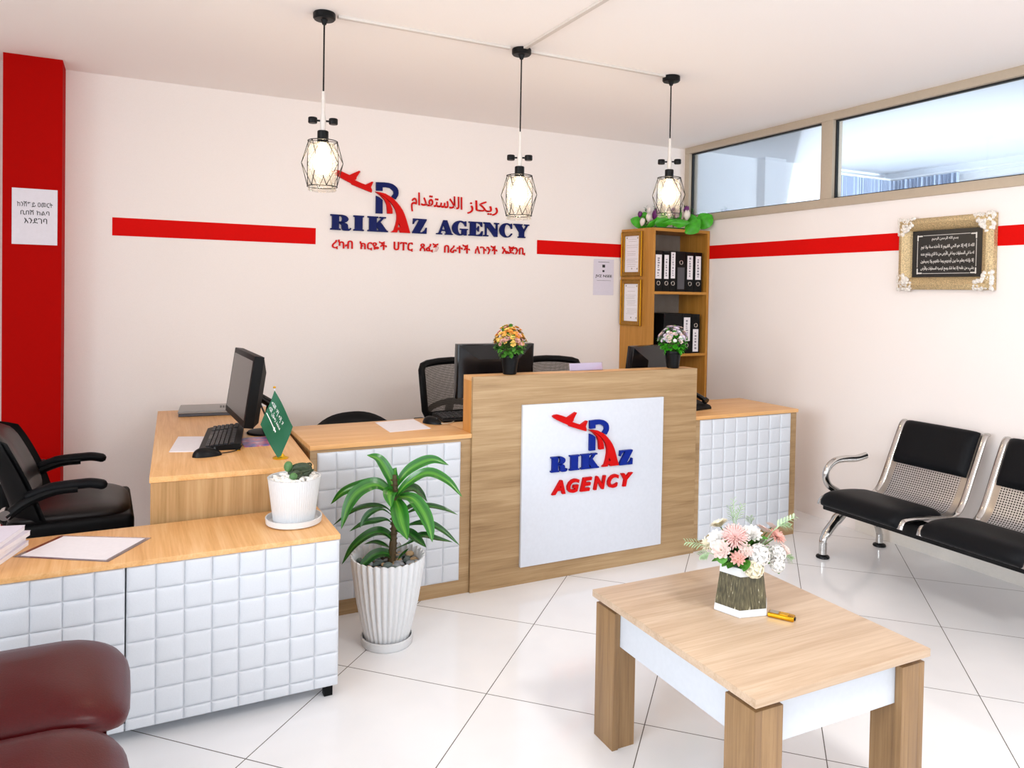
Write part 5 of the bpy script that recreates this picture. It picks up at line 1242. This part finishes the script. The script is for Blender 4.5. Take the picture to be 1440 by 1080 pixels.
for (x, y, u, v) in ((350, 340, 345, 110), (470, 330, 460, 95), (790, 280, 780, 90), (900, 300, 945, 125), (830, 250, 840, 80)):
    b = B(); a, c = fp(x, y, 0.03), fp(u, v, 0.03); a.z = max(a.z, ZT+0.012)
    b.tube([a, c], 0.0015, 5)
    for k in range(9):
        q = a.lerp(c, 0.4+0.6*k/8); e = Vector((sin(k*2.4), 0.3*cos(k*1.9), 0.5)).normalized(); round_leaf(b, q, q+e*0.028, 0.010)
    b.build('sprig', 'leaf_deep', t, world=True, ang=80)

# --- faceted vase and its bouquet on the coffee table
TZ = 0.4702
VX, VY = -2.305, -3.105
t = thing('vase', 'faceted dark olive vase with white bands on the coffee table', 'vase', (VX, VY, TZ))
def hexring(r, z, rot=radians(226)): return [Vector((r*cos(rot+i*pi/3)*1.0, r*sin(rot+i*pi/3)*0.93, z)) for i in range(6)]
def hexwall(name, mat, prof):
    b = B(); b.skin([b.ring(hexring(r, z)) for r, z in prof], True, False); return b.build(name, mat, t, ang=15)
hexwall('body', 'vase_bark', [(0.0885, 0.022), (0.0740, 0.118)])
b = B(); b.skin([b.ring(hexring(r, z)) for r, z in ((0.001, 0), (0.089, 0), (0.0915, 0.003), (0.0895, 0.022), (0.0870, 0.0225))], True, False); b.build('base_band', 'white_ceramic', t, ang=15)
b = B(); b.skin([b.ring(hexring(r, z)) for r, z in ((0.0735, 0.1175), (0.0755, 0.118), (0.0735, 0.142), (0.069, 0.142), (0.0705, 0.112), (0.001, 0.110))], True, False); b.build('rim_band', 'white_ceramic', t, ang=15)
t = thing('flower_bouquet', 'bouquet of white, cream and pink silk flowers standing in the olive vase', 'flowers', (VX, VY, TZ+0.12))
DV = (Vector((VX, VY, TZ+0.16))-CAM_LOC).dot(FWD)
kx = 5.685
bp = lambda x, y, dd=0: ray(940+x/kx, 700+y/kx, DV+dd)
core = Vector((VX, VY, TZ+0.115))
BL = [(400, 195, 78, 'petal_cream', 5, 16, .75, 0.02, .9), (530, 300, 98, 'petal_pink', 6, 20, .45, -0.06, .8), (665, 275, 78, 'petal_white', 4, 10, .5, -0.01, 1.1), (375, 315, 70, 'petal_white', 4, 9, .8, -0.02, 1.2), (415, 410, 78, 'petal_blush', 5, 9, .9, -0.07, 1.3),
      (555, 478, 56, 'petal_coral', 3, 9, .5, -0.085, .9), (622, 415, 56, 'petal_blush', 4, 10, .6, -0.07, 1.0), (735, 445, 98, 'petal_white', 4, 11, .35, -0.07, 1.1), (690, 560, 88, 'petal_cream', 4, 9, .4, -0.075, 1.1), (885, 440, 82, 'petal_white', 4, 10, .4, -0.03, 1.0), (885, 530, 70, 'petal_white', 4, 9, .4, -0.045, 1.0),
      (775, 235, 66, 'petal_blush', 4, 10, .5, 0.01, 1.0), (880, 295, 66, 'petal_coral', 4, 14, .5, 0.0, .7), (300, 360, 60, 'petal_cream', 3, 12, .5, 0.0, .5), (950, 410, 46, 'petal_blush', 3, 9, .4, 0.0, 1.0), (590, 235, 60, 'petal_white', 4, 10, .5, 0.05, 1.0), (760, 330, 60, 'petal_white', 3, 10, .5, 0.06, 1.0), (500, 220, 60, 'petal_white', 4, 10, .5, 0.07, 1.0), (840, 210, 50, 'petal_blush', 3, 9, .5, 0.05, 1.0), (320, 280, 50, 'petal_cream', 3, 10, .6, 0.06, 1.0)]
for k, (x, y, r, m_, rg, pt, cup, dd, slim) in enumerate(BL):
    p = bp(x, y, dd); b = B(); ax = (p-core+Vector((0, 0, 0.02))).normalized()*0.8+(CAM_LOC-p).normalized()*(0.7 if dd <= 0 else 0)
    if m_ in ('petal_white', 'petal_cream') and cup <= .4:    # hydrangea: a dome of small five-petalled florets
        q4 = ax.normalized().to_track_quat('Z', 'Y').to_matrix(); R4 = r/kx*DV/FPX*1.05
        for i in range(22):
            el = math.acos(1-1.15*(i+0.5)/22); az = i*2.39996
            d4 = q4 @ Vector((sin(el)*cos(az), sin(el)*sin(az), cos(el)))
            bloom(b, p+d4*R4*0.62-ax.normalized()*R4*0.35, d4, R4*0.40, 1, 5, 0.55, k*100+i, 1.25)
    else: bloom(b, p-ax.normalized()*0.012, ax, r/kx*DV/FPX*1.14, rg+1, int(pt*1.3), cup, k+50, slim, 0.06)
    b.build('flower', m_, t, world=True, ang=80)
    b = B(); b.tube(smooth_path([core, core.lerp(p, 0.5)+Vector((0, 0, 0.012)), p-ax.normalized()*0.012], 4), 0.0018, 5); b.build('flower_stem', 'stem_green', t, world=True)
b = B(); rr = random.Random(12)
for k in range(90):
    a = 2*pi*k/90*7+rr.uniform(-.2, .2); el = rr.uniform(-0.05, 1.1); d = Vector((cos(a)*cos(el), sin(a)*cos(el), sin(el)))
    s = core+Vector((0, 0, 0.025))+d*rr.uniform(0.015, 0.035); round_leaf(b, s, core+Vector((0, 0, 0.030))+d*rr.uniform(0.070, 0.098), rr.uniform(0.022, 0.034))
for (x, y, u, v, dd) in ((420, 470, 430, 530, -0.08), (470, 530, 620, 570, -0.08), (700, 350, 800, 330, -0.03), (640, 500, 600, 590, -0.08), (850, 560, 885, 610, -0.03)):
    round_leaf(b, bp(x, y, dd+0.01), bp(u, v, dd), 0.035)
b.build('leaves', 'leaf_mid', t, world=True, ang=80)['kind'] = 'stuff'
for (x, y, u, v, dd) in ((530, 230, 520, 15, 0.03), (540, 200, 590, 60, 0.04), (280, 380, 140, 355, 0.0), (330, 440, 255, 465, -0.02), (860, 240, 1010, 155, 0.0), (880, 230, 975, 235, 0.02), (660, 220, 650, 160, 0.04), (930, 470, 985, 500, -0.02), (520, 190, 490, 70, 0.05)):
    b = B(); a, c = bp(x, y, dd), bp(u, v, dd); b.tube(smooth_path([core.lerp(a, 0.3), a, c], 4), 0.0011, 5)
    n = 12
    for k in range(n):
        q = a.lerp(c, 0.1+0.9*k/(n-1)); sd2 = (c-a).normalized().cross((CAM_LOC-a).normalized()); e = ((c-a).normalized()*0.8+sd2*(1 if k % 2 else -1)*0.9+Vector((0, 0, 0.1*sin(k)))).normalized()
        round_leaf(b, q, q+e*0.020*(1.15-0.5*k/n), 0.007)
    b.build('sprig', 'sprig_pale', t, world=True, ang=80)
# --- small gold handset on the coffee table
t = thing('pocket_recorder', 'small gold handheld device beside the vase on the coffee table', 'device', (-2.250, -3.215, TZ), radians(-58))
b = B(); b.box((-0.038, -0.0155, 0.0), (0.038, 0.0155, 0.014), 0.005, seg=3); b.build('body', 'gold', t)
b = B(); b.box((-0.033, -0.010, 0.0138), (-0.008, 0.010, 0.0152), 0.001, seg=1); b.build('speaker_grille', 'ink_brown', t)
b = B(); b.box((-0.003, -0.011, 0.0138), (0.020, 0.011, 0.0152), 0.001, seg=1); b.build('button_pad', 'gold_bright', t)
b = B(); b.box((0.036, -0.006, 0.003), (0.041, 0.006, 0.010), 0.001, seg=1); b.build('end_plug', 'dark_metal', t)
